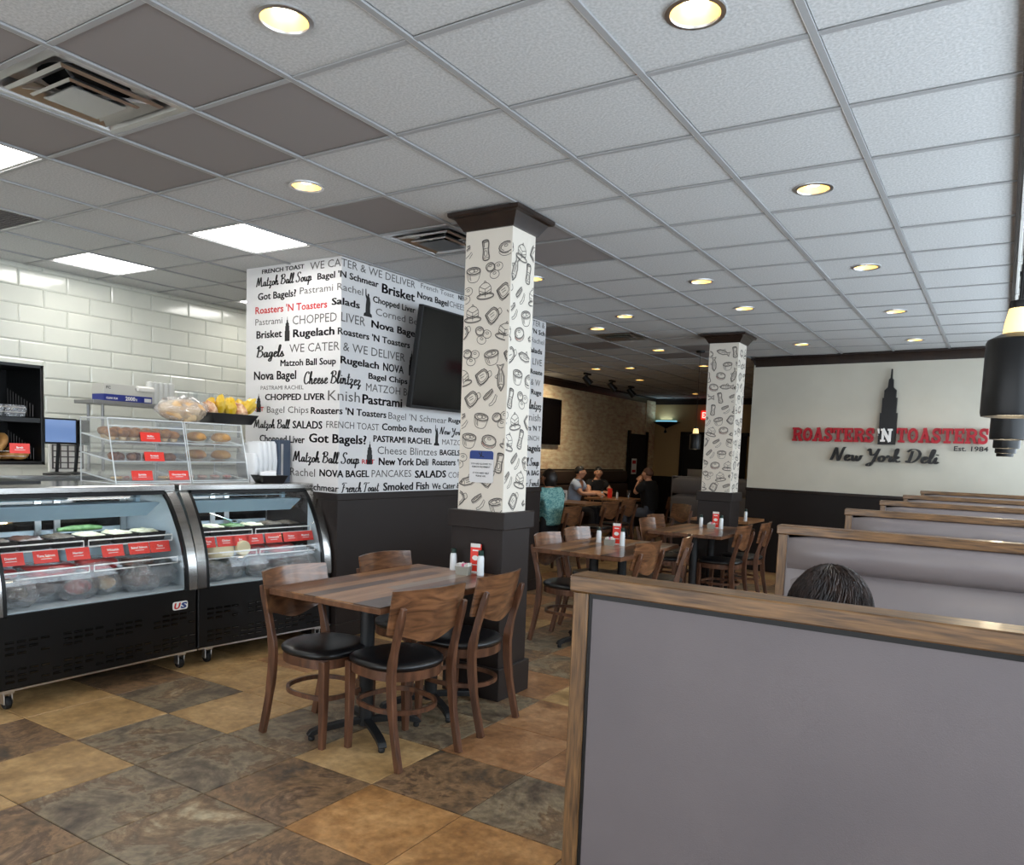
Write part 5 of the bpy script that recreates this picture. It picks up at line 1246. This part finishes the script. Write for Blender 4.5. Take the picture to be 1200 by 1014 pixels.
# ------------------------------------------------------------------ things standing on and behind the cases
CT = 1.216
def acrylic_case(label, x, y0, y1):
    t = thing('pastry_display', label, 'display stand', (x, 0, CT), 0, 'clear pastry displays')
    H, D = .43, .42
    def edge(a, b): MB_.tube([a, b], .004, 6)
    xf0, xf1, xb = 0, -.10, -D
    for y in (y0, y1):
        MB().prism([(xf0, 0), (xf1, H), (xb, H), (xb, 0)], y-.002, y+.002).build('side_pane', M['acrylic'], t, smooth=False)
    MB().box(xb, xf1, y0, y1, H, H+.005).build('top_pane', M['acrylic'], t, smooth=False)
    MB().loft([[(xf0, y0, 0), (xf1, y0, H), (xf1-.004, y0, H), (xf0-.004, y0, 0)], [(xf0, y1, 0), (xf1, y1, H), (xf1-.004, y1, H), (xf0-.004, y1, 0)]]).build('front_pane', M['acrylic'], t, smooth=False)
    MB_ = MB()
    for y in (y0, y1):
        edge((xf0, y, 0), (xf1, y, H)); edge((xf1, y, H), (xb, y, H)); edge((xb, y, H), (xb, y, 0)); edge((xb, y, 0), (xf0, y, 0))
    for a in ((xf0, 0), (xf1, H), (xb, H), (xf1+.01, H-.05)): edge((a[0], y0, a[1]), (a[0], y1, a[1]))
    MB_.build('bright_edges', M['acr_edge'], t)
    for z in (.02, .155, .285):
        xf = xf0+(xf1-xf0)*z/H-.008
        s = MB().prism([(xf, z-.012), (xf, z-.006), (xb+.01, z+.044), (xb+.01, z+.038)], y0+.004, y1-.004).build('sloped_shelf', M['acrylic'], t, smooth=False)
        MB().tube([(xf, y0, z-.008), (xf, y1, z-.008)], .004, 6).tube([(xf, y0+.004, z-.008), (xb+.01, y0+.004, z+.04)], .006, 6).tube([(xf, y1-.004, z-.008), (xb+.01, y1-.004, z+.04)], .006, 6).build('shelf_edge', M['acr_edge'], s)
    return t
acrylic_case('clear acrylic display of muffins and pastries on the left deli case', -4.90, 2.88, 3.43)
acrylic_case('clear acrylic display holding bagel rolls above the seam of the cases', -4.92, 3.46, 3.95)
def zs(z, dx): return CT+z-.006+.05*(dx/.40)
# muffins on the top shelf
mf = None
def muffin(x, y, z, lab):
    global mf
    if mf is None:
        mf = thing('muffin', lab, 'muffin', (x, y, z), 0, 'muffins on the top shelf')
        MB().lathe([(0, 0), (.022, 0), (.030, .034), (0, .036)], 14).build('paper_cup', M['bread'], mf)
        MB().ellip((0, 0, .044), (.044, .044, .031), 16, 9, fn=lambda v: v*(1+.14*noise.noise(v*40))).build('muffin_top', M['muffin'], mf, ang=80)
    else: dup(mf, (x, y, z), random.uniform(0, 6), lab)
for k in range(7):
    for r_ in range(2):
        muffin(-5.03-.10*r_, 2.925+.076*k+.01*r_, zs(.285, .07+.1*r_), '%s brown muffin of the %s row on the top display shelf' % (ORD[k], ['front', 'back'][r_]))
for k in range(8):
    t = thing('rugelach', '%s dark jam pastry on the second shelf of the muffin display' % ORD[k], 'pastry', (-5.02-.05*(k % 2), 2.93+.064*k, zs(.155, .08)+.018), k*1.1, 'jam pastries on the second shelf')
    MB().ellip((0, 0, 0), (.042, .030, .028), 12, 8, fn=lambda v: v*(1+.25*noise.noise(v*45+Vector((k, 0, 0))))).build('dough', M['pastry'], t, ang=80)
for k in range(6):
    t = thing('cookie', '%s flat cookie on the bottom shelf of the muffin display' % ORD[k], 'cookie', (-5.0-.05*(k % 2), 2.94+.085*k, zs(.02, .08)+.004), k, 'cookies on the bottom shelf')
    MB().lathe([(0, 0), (.034, 0), (.038, .006), (.03, .013), (0, .015)], 16).build('biscuit', M['cookie'] if k % 2 else M['bread'], t)
for k in range(8):
    t = thing('cookie', '%s sprinkled cookie on the bottom shelf of the roll display' % ORD[k], 'cookie', (-5.02-.08*(k % 2), 3.50+.055*k, zs(.02, .1)+.004), k, 'sprinkled cookies')
    MB().lathe([(0, 0), (.030, 0), (.034, .006), (.026, .013), (0, .015)], 16).build('biscuit', M['cookie'], t)
def roll(x, y, z, lab, s=1.0, grp='bagel rolls in the clear display'):
    t = thing('bagel_roll', lab, 'bagel', (x, y, z), random.uniform(0, 6), grp)
    MB().ellip((0, 0, .03*s), (.074*s, .074*s, .048*s), 20, 10, fn=lambda v: Vector((v.x, v.y, v.z*(.55 if v.z < 0 else 1)-.012*math.exp(-(v.x**2+v.y**2)/.0003)*(v.z > 0)))).build('crust', M['bagel'], t, ang=80)
for r_, z in ((0, .285), (1, .155)):
    for k in range(2): roll(-5.06, 3.585+.215*k, zs(z, .1), 'golden bagel roll, %s on the %s shelf of the roll display' % (['nearer the muffins', 'nearer the foam boxes'][k], ['top', 'middle'][r_]))
price_tag((-4.975, 3.165, CT+.345), 0, 'Muffins', 'red tag in front of the brown muffins', .058, .145, -12, 'red tags on the pastry display')
price_tag((-4.945, 3.175, CT+.212), 0, 'Rugelach', 'red tag in front of the dark jam pastries', .058, .145, -12, 'red tags on the pastry display')
price_tag((-4.92, 3.07, CT+.085), 0, 'Sprinkle', 'lower red tag nearer the lit screen, on the muffin display', .06, .15, -12, 'red tags on the pastry display')
price_tag((-4.92, 3.345, CT+.085), 0, 'Chocolate Chip', 'lower red tag nearer the bagel rolls, on the muffin display', .06, .15, -12, 'red tags on the pastry display')
# bag of bread and tray of snack bags on top
t = thing('bread_bag', 'clear bag of pale sliced bread on top of the clear display', 'bread', (-5.14, 3.53, CT+.44), R(80))
MB().ellip((0, 0, .075), (.175, .092, .085), 20, 10, fn=lambda v: v*(1+.08*noise.noise(v*20))).build('loaf', M['bread'], t, ang=80)
MB().ellip((0, 0, .085), (.195, .105, .098), 28, 16, fn=lambda v: v*(1.12-.5*abs(noise.noise(v*11))-.25*abs(noise.noise(v*34)))).build('clear_film', M['poly'], t, ang=18)
t = thing('snack_tray', 'black tray on top of the roll display heaped with yellow snack bags', 'tray', (-5.13, 3.90, CT+.44))
r = lambda hx, hy, z: [(-hx, -hy, z), (hx, -hy, z), (hx, hy, z), (-hx, hy, z)]
MB().loft([r(.09, .17, 0), r(.12, .215, .075), r(.116, .211, .075), r(.086, .166, .006)]).build('tray_dish', M['tray'], t, bevel=.004)
rg = random.Random(2)
for k in range(9):
    t = thing('snack_bag', '%s small yellow snack bag heaped in the black tray' % ORD[k], 'snack bag', (-5.10-.07*(k % 2), 3.74+.043*k, CT+.515+.02*(k % 3)), rg.uniform(0, 3), 'yellow snack bags')
    Mr = Matrix.Rotation(rg.uniform(-.9, .9), 4, 'Y') @ Matrix.Rotation(rg.uniform(-.5, .5), 4, 'X')
    MB().ellip((0, 0, .03), (.052, .030, .078), 12, 8, M=Mr, fn=lambda v: v*(1.15-.7*abs(noise.noise(v*34+Vector((k, 0, 0)))))).build('wrapper', M['yellow'] if k % 3 else M['snack'], t, ang=15)
# foam clamshell stack, black tray, slate holder at the far end of the cases
for k in range(5):
    hh = (.22, .30, .31, .315, .318)[k]
    t = thing('foam_box', '%s white foam takeaway box of the upright nested row on the case top' % ORD[k], 'takeaway box', (-4.98, 3.985+.046*k, CT), 0, 'white foam boxes')
    MB().loft([[(p.x, p.y, 0) for p in srect(.095, .020, 20, 4)], [(p.x, p.y-.004, hh*.5) for p in srect(.118, .026, 20, 4)], [(p.x, p.y-.010, hh*.93) for p in srect(.108, .024, 20, 4)], [(p.x, p.y-.012, hh) for p in srect(.096, .016, 20, 4)]]).build('shell', M['styro'], t, ang=50)
t = thing('black_dish', 'small black plastic dish at the end of the right deli case top', 'dish', (-4.72, 3.98, CT), R(-7))
MB().loft([r(.06, .085, 0), r(.08, .115, .06), r(.076, .111, .06), r(.056, .081, .006)]).build('dish_body', M['tray'], t, bevel=.004)
t = thing('foam_cup', 'white foam cup lying in the small black dish', 'cup', (-4.74, 3.98, CT+.055), R(60))
MB().lathe([(0, -.06), (.028, -.06), (.042, .05), (.045, .055), (.038, .05), (.02, -.04), (0, -.05)], 18, axis='x').build('cup_body', M['styro'], t)
t = thing('cutlery_holder', 'slate blue upright holder behind the black dish', 'holder', (-4.90, 4.24, CT))
MB().box(-.05, .05, -.055, .055, 0, .33).box(-.04, .04, -.045, .045, .33, .332).build('holder_body', M['slate_can'], t, bevel=.006)
MB().box(.05, .054, -.04, -.02, .05, .30).build('light_stripe', M['alu'], t)

# black tilted display on a stand at the left
t = thing('bread_cabinet', 'black open display cabinet with bagels on the left deli case', 'display cabinet', (-5.12, 0, 1.33))
y0, y1, H, D = 1.93, 2.545, .615, .44
MB().box(-D, 0, y0, y0+.018, 0, H).box(-D, 0, y1-.018, y1, 0, H).box(-D, 0, y0, y1, H-.018, H).box(-D, 0, y0, y1, 0, .02).box(-D, -D+.01, y0, y1, 0, H).build('cabinet_shell', M['black'], t, bevel=.002)
MB().box(-D, -.01, y0, y1, .26, .29).build('shelf', M['black'], t, bevel=.002)
for z in (.02, .29):
    MB().tube([(-.02, y0+.02, z+.06), (-.02, y1-.10, z+.06)], .003, 6).tube([(-.02, y0+.02, z+.03), (-.02, y1-.10, z+.03)], .003, 6).build('wire_rail', M['alu'], t)
    mb = MB()
    for k in range(9): mb.tube([(-D+.03, y0+.05+.05*k, z+.01), (-D+.03, y0+.05+.05*k, z+.19)], .002, 5)
    for k in range(4): mb.tube([(-D+.03, y0+.03, z+.04+.05*k), (-D+.03, y1-.14, z+.04+.05*k)], .002, 5)
    for k in range(10): mb.tube([(-D+.05+.035*k, y1-.03, z+.01), (-D+.05+.035*k, y1-.03, z+.19-.012*k)], .002, 5)
    mb.build('wire_basket', M['vinyl_g'], t)
MB().tube([(-.1, y1-.25, 0), (-.06, y1-.34, -.105)], .012, 8).tube([(-.35, y1-.25, 0), (-.35, y1-.34, -.105)], .012, 8).box(-.42, .05, y0, y1-.05, -.115, -.10).build('stand', M['black'], t)
price_tag((-5.10, 2.39, 1.335+.125), 0, 'Bagels', 'red tag hanging in the black cabinet under the seeded bagels', .055, .115, 0, 'red tags on the pastry display')
def bagel(x, y, z, lab, rot):
    t = thing('bagel', lab, 'bagel', (x, y, z), 0, 'bagels in the black cabinet'); t.rotation_euler = rot
    rings = [[((.042+.024*math.cos(b))*math.cos(a), (.042+.024*math.cos(b))*math.sin(a), .022*math.sin(b)) for b in [2*PI*q/10 for q in range(10)]] for a in [2*PI*k/20 for k in range(20)]]
    MB().loft(rings, closed=True).build('crust', M['bagel'], t, ang=80)
for k, (y, z, rr) in enumerate([(2.34, 1.46, (1.2, .2, 0)), (2.40, 1.385, (.2, 0, 0)), (2.28, 1.38, (0, .2, 0)), (2.22, 1.42, (.3, .3, 0)), (2.44, 1.40, (.5, .2, 1)), (2.16, 1.385, (.2, .4, 0))]):
    bagel(-5.24-.02*(k % 2), y, z, '%s bagel of the pile at the bottom of the black cabinet' % ORD[k], rr)
for k in range(3):
    t = thing('snack_box', '%s clear plastic box on the upper shelf of the black cabinet' % ORD[k], 'plastic box', (-5.24, 2.15+.13*k, 1.622), 0, 'clear boxes in the black cabinet')
    MB().loft([r(.055, .055, 0), r(.065, .062, .05), r(.06, .058, .075)]).build('box_body', M['poly'], t, bevel=.004)
# back counter, order screens
t = thing('back_counter', 'grey back counter against the white tiled wall', 'counter', (-6.0, 0, 0))
MB().box(-1.05, .30, 1.2, 5.4, .0, 1.18).build('cabinet_body', M['vinyl_g'], t, bevel=.004); MB().box(-1.05, .32, 1.2, 5.4, 1.18, 1.235).build('worktop', M['steel'], t, bevel=.004)
def monitor(x, y, z, lab, rz, m, w=.235, h=.185):
    t = thing('order_screen', lab, 'monitor', (x, y, z), rz, 'order screens')
    MB().box(-.03, 0, -w/2, w/2, 0, h).build('bezel', M['black'], t, bevel=.004)
    MB().box(0, .002, -w/2+.012, w/2-.012, .014, h-.012).build('screen', m, t, smooth=False)
    MB().tube([(-.03, 0, .02), (-.06, 0, -.2)], .012, 8).lathe([(0, -.22), (.09, -.22), (.09, -.212), (.02, -.2), (0, -.2)], 20, c=(-.06, 0, 0)).build('stand', M['black'], t)
monitor(-5.72, 2.955, 1.455, 'lit blue order screen between the black cabinet and the muffins', 0, M['screen_on'])
monitor(-5.80, 3.14, 1.452, 'unlit order screen seen through the muffin display', R(10), M['screen_off'], .16)
t = thing('wire_rack', 'grey wall organiser rack under the lit order screen', 'rack', (-6.25, 3.28, 1.236))
mb = MB()
for k in range(5): mb.box(0, .01, -.12, .12, .02+.045*k, .028+.045*k)
for k in range(5): mb.box(0, .01, -.12+.058*k, -.112+.058*k, .02, .21)
mb.build('rack_frame', M['vinyl_g'], t, smooth=False); MB().box(-.02, 0, -.14, .14, 0, .235).build('white_board', M['paper'], t, smooth=False)
# steel shelf rack by the wall with boxes
t = thing('steel_shelf', 'stainless shelf on posts before the white tiles carrying a film box', 'shelf', (-6.45, 0, 1.236))
MB().box(-.30, .0, 3.60, 5.35, .56, .592).build('shelf_top', M['dark_steel'], t, bevel=.003)
for y in (3.70, 5.25):
    for x in (-.26, -.04): MB().tube([(x, y, 0), (x, y, .56)], .013, 8).build('leg', M['dark_steel'], t)
MB().box(-.28, -.02, 3.7, 5.25, .22, .235).build('lower_shelf', M['steel'], t)
for k in range(7):
    t = thing('steel_pan', '%s steel pan on the lower rack shelf behind the muffins' % ORD[k], 'pan', (-6.62, 3.86+.2*k, 1.472), 0, 'steel pans on the lower rack shelf')
    MB().loft([r(.07, .07, 0), r(.085, .085, .09), r(.082, .082, .09), r(.066, .066, .004)]).build('pan_body', M['steel'] if k % 2 else M['frost'], t, bevel=.003)
t = thing('film_box', 'blue and grey food film box marked 2000 on the steel shelf', 'box', (-6.55, 3.92, 1.829), R(0))
MB().box(-.10, .08, -.22, .22, 0, .055).build('blue_base', M['blue'], t, bevel=.002); MB().box(-.10, .08, -.22, .22, .055, .145).build('grey_lid', M['cardboard'], t, bevel=.002)
MB().prism([(.08, .10), (.12, .10), (.12, .13), (.08, .145)], .07, .22).build('open_flap', M['paper'], t, smooth=False)
mb = MB(); f_ = lambda u, v: (.0815, u, v)
text_on(mb, '2000', -.03, .06, .012, .032, f_, .04); text_on(mb, 'CLEAR FILM', -.20, -.10, .014, .016, f_, .03); mb.box(.0805, .0815, .145, .21, .008, .04); text_on(mb, 'ft', .065, .08, .012, .02, f_, .02)
mb.build('box_print', M['white_ink'], t, smooth=False, clean=False)
mb = MB(); text_on(mb, 'FC', -.20, -.16, .10, .022, f_, .03); text_on(mb, '9', .06, .075, .10, .022, f_, .03); mb.build('lid_print', M['ink_grey'], t, smooth=False, clean=False)
for k in range(5):
    t = thing('lid_sleeve', '%s upright sleeve of clear lids behind the film box' % ORD[k], 'plastic lids', (-6.55, 4.17+.05*k, 1.829), 0, 'sleeves of clear lids')
    MB().lathe([(0, 0)]+[(.034+(.003 if q % 2 else 0), .012*q+.002) for q in range(17)]+[(0, .205)], 14).build('lid_stack', M['frost'], t)
for k in range(3):
    t = thing('clear_tub', '%s clear tub on the steel shelf behind the bread bag' % ORD[k], 'plastic tub', (-6.55, 4.55+.17*k, 1.829), 0, 'clear tubs')
    MB().loft([r(.05, .06, 0), r(.06, .075, .15), r(.057, .072, .15), r(.047, .057, .004)]).build('tub_body', M['acrylic'], t, bevel=.004)

# ------------------------------------------------------------------ far seating
t = thing('banquette', 'long dark brown upholstered banquette under the brick wall', 'bench', (XB+.03, 0, 0))
pad_ = lambda z0, z1, y0, y1, x, d: MB().loft([[(x, y, z0), (x+d*.8, y, z0+.02), (x+d, y, (z0+z1)/2), (x+d*.8, y, z1-.02), (x, y, z1)] for y in (y0, y1)])
for k in range(4):
    a, b = 8.6+1.85*k, 8.6+1.85*(k+1)-.01
    pad_(.46, .94, a, b, .06, .14).build('back_cushion', M['vinyl_b'], t, ang=60); pad_(.94, 1.21, a, b, .06, .11).build('back_cushion', M['vinyl_b'], t, ang=60)
    MB().box(.1, .62, a, b, .36, .47).build('seat_cushion', M['vinyl_b'], t, bevel=.02, seg=2)
MB().box(.0, .06, 8.6, 15.99, 0, 1.23).box(0.06, .56, 8.6, 15.99, 0, .36).build('bench_frame', M['brown'], t)
def small(lab, loc, lx, ly): return dup(tb, loc, 0, lab) if False else make_far(lab, loc, lx, ly)
def make_far(lab, loc, lx, ly):
    t = thing('dining_table', lab, 'table', loc, 0, 'far dining tables')
    MB().box(-lx/2, lx/2, -ly/2, ly/2, .735, .77).build('tabletop', M['pl'][1], t, bevel=.003)
    MB().tube([(0, 0, .02), (0, 0, .735)], .04, 12).build('pedestal', M['iron'], t); MB().box(-.28, .28, -.03, .03, 0, .03).box(-.03, .03, -.28, .28, 0, .03).build('foot', M['iron'], t, bevel=.004)
    return t
make_far('far table with flyer between the diners under the brick wall', (-5.84, 12.68, 0), .86, .80)
make_far('far table in front of the seated person in teal', (-5.75, 9.10, 0), 1.0, .76)
make_far('far table between the teal and blue shirted diners', (-5.85, 10.9, 0), 1.0, .76)
make_far('table just behind the rear column near the sign wall', (-2.98, 9.97, 0), .74, .76)
set_bottle((-2.69, 9.74, .77), 'white bottle on the table behind the rear column, near the sign wall', .15)
set_bottle((-6.05, 12.55, .77), 'white bottle on the far diners table, nearer the brick wall')
set_bottle((-5.80, 12.65, .77), 'white bottle on the far diners table, nearer the man in black')
set_bottle((-6.05, 11.0, .77), 'white bottle beside the white card on the table before the blue shirt')
t = thing('table_card', 'white upright card stand on the table before the blue shirt', 'menu card', (-5.98, 11.0, .77), R(20))
MB().box(-.05, .05, -.005, .005, .0, .17).build('white_card', M['paper'], t, smooth=False); MB().box(-.02, .02, -.007, -.005, .05, .12).build('card_print', M['ink'], t, smooth=False)
t = thing('flyer_holder', 'upright red flyer on the far diners table', 'menu card', (-5.93, 12.62, .77), R(10), 'red table flyers')
MB().box(-.04, .04, -.007, .007, .0, .17).build('red_card', M['tag_red'], t, smooth=False)
t = thing('tumbler', 'tall clear tumbler on the far diners table', 'glass', (-5.62, 12.75, .77))
MB().lathe([(0, 0), (.03, 0), (.038, .15), (.035, .15), (.027, .01), (0, .01)], 16).build('tumbler_body', M['acrylic'], t)
for x, y, d_, lab in [(-4.82, 8.72, 88, 'walnut chair under the seated person in teal'), (-5.0, 10.25, 82, 'empty far walnut chair beyond the person in teal, its back to the aisle'), (-5.05, 11.0, 86, 'empty far walnut chair in the middle of the far row'),
                  (-5.0, 12.75, 88, 'walnut chair under the man in black'), (-4.0, 10.5, 180-35, 'walnut chair standing alone before the dark grey far booth')]:
    chair(x, y, d_, lab, 4)
t = thing('far_booth', 'dark grey booth bench by the far door behind the rear column', 'booth', (0, 12.0, 0))
MB().box(-4.55, -3.05, .0, .08, 0, 1.24).build('core_panel', M['vinyl_g'], t, bevel=.01)
pad(-4.53, -3.05, .95, 1.22, .0, .05).build('back_cushion', M['vinyl_g'], t, ang=60); pad(-4.53, -3.05, .48, .95, .0, .06).build('back_cushion', M['vinyl_g'], t, ang=60)
seatpad(-4.53, -3.05, -.48, -.03, .36, .47).build('seat_cushion', M['oak'], t, ang=60); MB().box(-4.5, -3.05, -.45, .0, 0, .36).build('seat_base', M['brown'], t)

# ------------------------------------------------------------------ people
def skinned(name, J, E_, m, parent, root, levels=2, grow=0):
    names = list({a for e in E_ for a in e}); idx = {n: i for i, n in enumerate(names)}
    me = bpy.data.meshes.new(name); me.from_pydata([J[n][0] for n in names], [(idx[a], idx[b]) for a, b in E_], [])
    o = bpy.data.objects.new(name, me); C.objects.link(o)
    md = o.modifiers.new('skin', 'SKIN'); md.use_smooth_shade = True
    for n in names:
        sv = me.skin_vertices[0].data[idx[n]]; r_ = J[n][1]+grow; sv.radius = (r_, r_*J[n][2] if len(J[n]) > 2 else r_); sv.use_root = (n == root)
    sb = o.modifiers.new('sub', 'SUBSURF'); sb.levels = levels; sb.render_levels = levels
    bpy.context.view_layer.update(); dg = bpy.context.evaluated_depsgraph_get(); m2 = bpy.data.meshes.new_from_object(o.evaluated_get(dg)); m2.name = name
    bpy.data.objects.remove(o); bpy.data.meshes.remove(me)
    m2.materials.clear(); m2.materials.append(m)
    m2.polygons.foreach_set('use_smooth', [True]*len(m2.polygons)); m2.update()
    return put(name, m2, parent)
def head_fn(s=1):
    def f(v):
        x, y, z = v
        if z < 0: x *= 1+z*2.6; y = y*(1+z*1.2)+(-z)*.12
        if y > .03:
            nose = math.exp(-(x/.014)**2-((z+.008)/.024)**2); y += .022*nose
            y -= .008*math.exp(-((abs(x)-.034)/.016)**2-((z-.016)/.014)**2)
        return Vector((x, y, z))
    return f
def hand(mb, wr, d, pn, side):
    """palm and five bent fingers; d: direction, pn: palm normal"""
    d = d.normalized(); pn = pn.normalized(); s_ = d.cross(pn).normalized()*side
    wr = Vector(wr); p2 = wr+d*.085
    mb.loft([[wr+s_*a*.024+pn*b*.014 for a, b in ((-1, -1), (1, -1), (1, 1), (-1, 1))], [wr+d*.04+s_*a*.038+pn*b*.015 for a, b in ((-1, -1), (1, -1), (1, 1), (-1, 1))], [p2+s_*a*.038+pn*b*.011 for a, b in ((-1, -1), (1, -1), (1, 1), (-1, 1))]])
    for k, L_ in enumerate((.065, .078, .072, .056)):
        b = p2-d*.01+s_*(.028-.019*k); mb.tube([b, b+d*L_*.5+pn*.004, b+d*L_*.85+pn*.02, b+d*L_*.95+pn*.036], [.0095, .009, .008, .006], 8)
    b = wr+d*.025+s_*.03; mb.tube([b, b+s_*.028+d*.03+pn*.008, b+s_*.034+d*.06+pn*.018], [.012, .010, .008], 8)
def person(label, loc, rz, arms, m_top, m_leg, m_hair, lean=.0, yaw_head=0, hair='short', group=None, sleeve=.6, tilt=0, bulk=1.0, legs=None):
    t = thing('person', label, 'person', loc, rz, group)
    ly = lean; B = bulk
    V_ = lambda *a: Vector(a)
    J = {'pel': (V_(0, 0, .58), .13*B, .85), 'sp': (V_(0, ly*.45, .76), .125*B, .85), 'ch': (V_(0, ly*.85, .95), .135*B, .85), 'nb': (V_(0, ly, 1.06), .07, 1), 'nk': (V_(0, ly+.01, 1.12), .052, 1), 'hd': (V_(0, ly+.02, 1.17), .05, 1)}
    E_ = [('pel', 'sp'), ('sp', 'ch'), ('ch', 'nb'), ('nb', 'nk'), ('nk', 'hd')]; top = [('pel', 'sp'), ('sp', 'ch'), ('ch', 'nb')]; leg = [('pel', 'sp')]
    lg = legs or {-1: (V_(-.13, .43, .52), V_(-.13, .40, .09)), 1: (V_(.13, .43, .52), V_(.13, .40, .09))}
    for s in (-1, 1):
        n = 'L' if s < 0 else 'R'; el, wr = arms[s]; el, wr = Vector(el), Vector(wr); sh = V_(s*.175*B, ly, 1.02)
        mid = sh+(el-sh)*sleeve
        J.update({'sh'+n: (sh, .064), 'um'+n: (mid, .050), 'el'+n: (el, .040), 'wr'+n: (wr, .027)})
        E_ += [('ch', 'sh'+n), ('sh'+n, 'um'+n), ('um'+n, 'el'+n), ('el'+n, 'wr'+n)]; top += [('ch', 'sh'+n), ('sh'+n, 'um'+n)]
        kn, an = lg[s]; J.update({'hp'+n: (V_(s*.10, .05, .55), .088), 'kn'+n: (kn, .062), 'an'+n: (an, .042), 'to'+n: (an+V_(0, .15, -.05), .035)})
        E_ += [('pel', 'hp'+n), ('hp'+n, 'kn'+n), ('kn'+n, 'an'+n), ('an'+n, 'to'+n)]; leg += [('pel', 'hp'+n), ('hp'+n, 'kn'+n), ('kn'+n, 'an'+n)]
    body = skinned('body', J, E_, M['skin'], t, 'pel')
    bm = bmesh.new(); bm.from_mesh(body.data)
    hb = MB(); Mh = Matrix.Rotation(yaw_head, 4, 'Z') @ Matrix.Rotation(tilt, 4, 'X'); hc = V_(0, ly+.035, 1.205)
    hb.ellip(hc, (.074, .092, .108), 28, 20, M=Mh, fn=head_fn())
    for s in (-1, 1): hb.ellip(hc+Mh @ V_(s*.074, -.005, -.005), (.010, .02, .030), 8, 6, M=Mh); d = Vector(arms[s][1])-Vector(arms[s][0]); hand(hb, arms[s][1], d, V_(-s*.4, 0, -1), -s)
    tmp = bpy.data.meshes.new('t'); tmp.from_pydata(hb.v, [], hb.f); bm.from_mesh(tmp); bmesh.ops.recalc_face_normals(bm, faces=bm.faces); bm.to_mesh(body.data); bm.free(); bpy.data.meshes.remove(tmp)
    body.data.polygons.foreach_set('use_smooth', [True]*len(body.data.polygons))
    ey = MB(); ib = MB()
    for s in (-1, 1):
        ey.ellip(hc+Mh @ V_(s*.030, .078, .012), (.0125, .006, .008), 10, 6, M=Mh); ib.ellip(hc+Mh @ V_(s*.030, .0835, .012), (.006, .003, .006), 8, 6, M=Mh); ib.ellip(hc+Mh @ V_(s*.030, .087, .032), (.018, .004, .003), 8, 4, M=Mh)
    ey.build('eye_whites', M['eye_w'], t); ib.build('pupils_and_brows', M['eye'], t)
    MB().ellip(hc+Mh @ V_(0, .088, -.050), (.024, .006, .006), 10, 6, M=Mh).build('mouth', M['lip'], t)
    skinned('shirt', J, top, m_top, t, 'sp', 2, .024)
    skinned('trousers', J, leg, m_leg, t, 'pel', 2, .012)
    for s in (-1, 1):
        an = lg[s][1]; MB().loft([[tuple(v) for v in srect(.046*q, .135*p, 16, 2.6, an.x, an.y+.06, z)] for q, p, z in ((.95, 1, an.z-.088), (1, 1, an.z-.06), (.85, .8, an.z-.02), (.6, .45, an.z+.02))]).build('shoe', M['shoe'], t, ang=60)
    def hf(v):
        n = 1+.05*noise.noise(v*30); y = v.y
        if v.y > .02 and v.z < .055-(.02 if hair == 'short' else .03): return Vector((v.x*.86, min(y, .05)*.8, v.z*.95))
        if hair != 'long' and v.z < -.03: return Vector((v.x*.8, v.y*.8, v.z*.4-.02))
        return v*n
    if hair == 'long': MB().ellip(hc+Mh @ V_(0, -.02, -.012), (.098, .112, .135), 28, 18, M=Mh, fn=hf).build('hair', m_hair, t, ang=80)
    else: MB().ellip(hc+Mh @ V_(0, -.012, .012), (.084, .100, .108), 28, 18, M=Mh, fn=hf).build('hair', m_hair, t, ang=80)
    return t, hc, Mh
# person behind the near partition: only the crown of the head shows
t, hc, Mh = person('person with dark greying hair seated in the near booth, only the head top showing', (-.300, 1.80, -.034), R(4), {-1: ((-.26, .10, .80), (-.18, .33, .80)), 1: ((.26, .10, .80), (.18, .33, .80))}, M['sh_black'], M['carpetish'], M['hair_s'], 0, R(-12), 'short')
rg = random.Random(9); hm_ = MB(); 
for k in range(750):
    az = rg.uniform(0, 2*PI); base = Vector((0, -.03, .10)); L0 = rg.uniform(.0, .7)
    P = []
    for q in range(7):
        th_ = (.08+L0+q*.19); a2 = az+.10*q*math.sin(k)
        v = Vector((math.sin(th_)*math.cos(a2)*.090, math.sin(th_)*math.sin(a2)*.108-.012, math.cos(th_)*.112+.012))
        if v.y > .05 and v.z < .05: break
        if v.z < -.05: break
        P.append(hc+Mh @ (v*(1.0+.02*math.sin(q*1.3+k)+.012*rg.random())))
    if len(P) > 2: hm_.tube(P, [.0022*(1-.09*q) for q in range(len(P))], 4)
hs = hm_.build('hair_strands', M['hair_s'], t, clean=False, ang=80)
hs['kind'] = 'stuff'
person('person in a teal patterned shirt with long dark hair, back to the aisle', (-4.93, 8.72, .0), R(80), {-1: ((-.26, .16, .84), (-.16, .36, .88)), 1: ((.26, .16, .84), (.14, .36, .88))}, M['sh_teal'], M['carpetish'], M['hair_b'], .03, R(15), 'long', bulk=1.06, sleeve=.95)
person('person in a pale blue shirt with black hair leaning over the far table', (-6.52, 12.30, .0), R(-80), {-1: ((-.24, .22, .84), (-.10, .46, .84)), 1: ((.24, .24, .84), (.12, .48, .84))}, M['sh_blue'], M['carpetish'], M['hair_k'], .10, R(10), 'short', sleeve=.7)
person('smiling person in a black shirt facing the viewer under the brick wall', (-6.50, 13.15, -.01), R(-125), {-1: ((-.24, .22, .84), (-.08, .44, .86)), 1: ((.24, .22, .84), (.10, .44, .86))}, M['sh_black'], M['carpetish'], M['hair_k'], .08, R(-20), 'short')
person('person in a black T-shirt and grey jeans drinking, side on, at the far table', (-5.12, 12.55, .02), R(88), {-1: ((-.22, .20, .88), (-.08, .20, 1.08)), 1: ((.25, .20, .84), (.08, .22, 1.06))}, M['sh_black'], M['denim'], M['hair_r'], .05, 0, 'short', bulk=1.18, sleeve=.8)
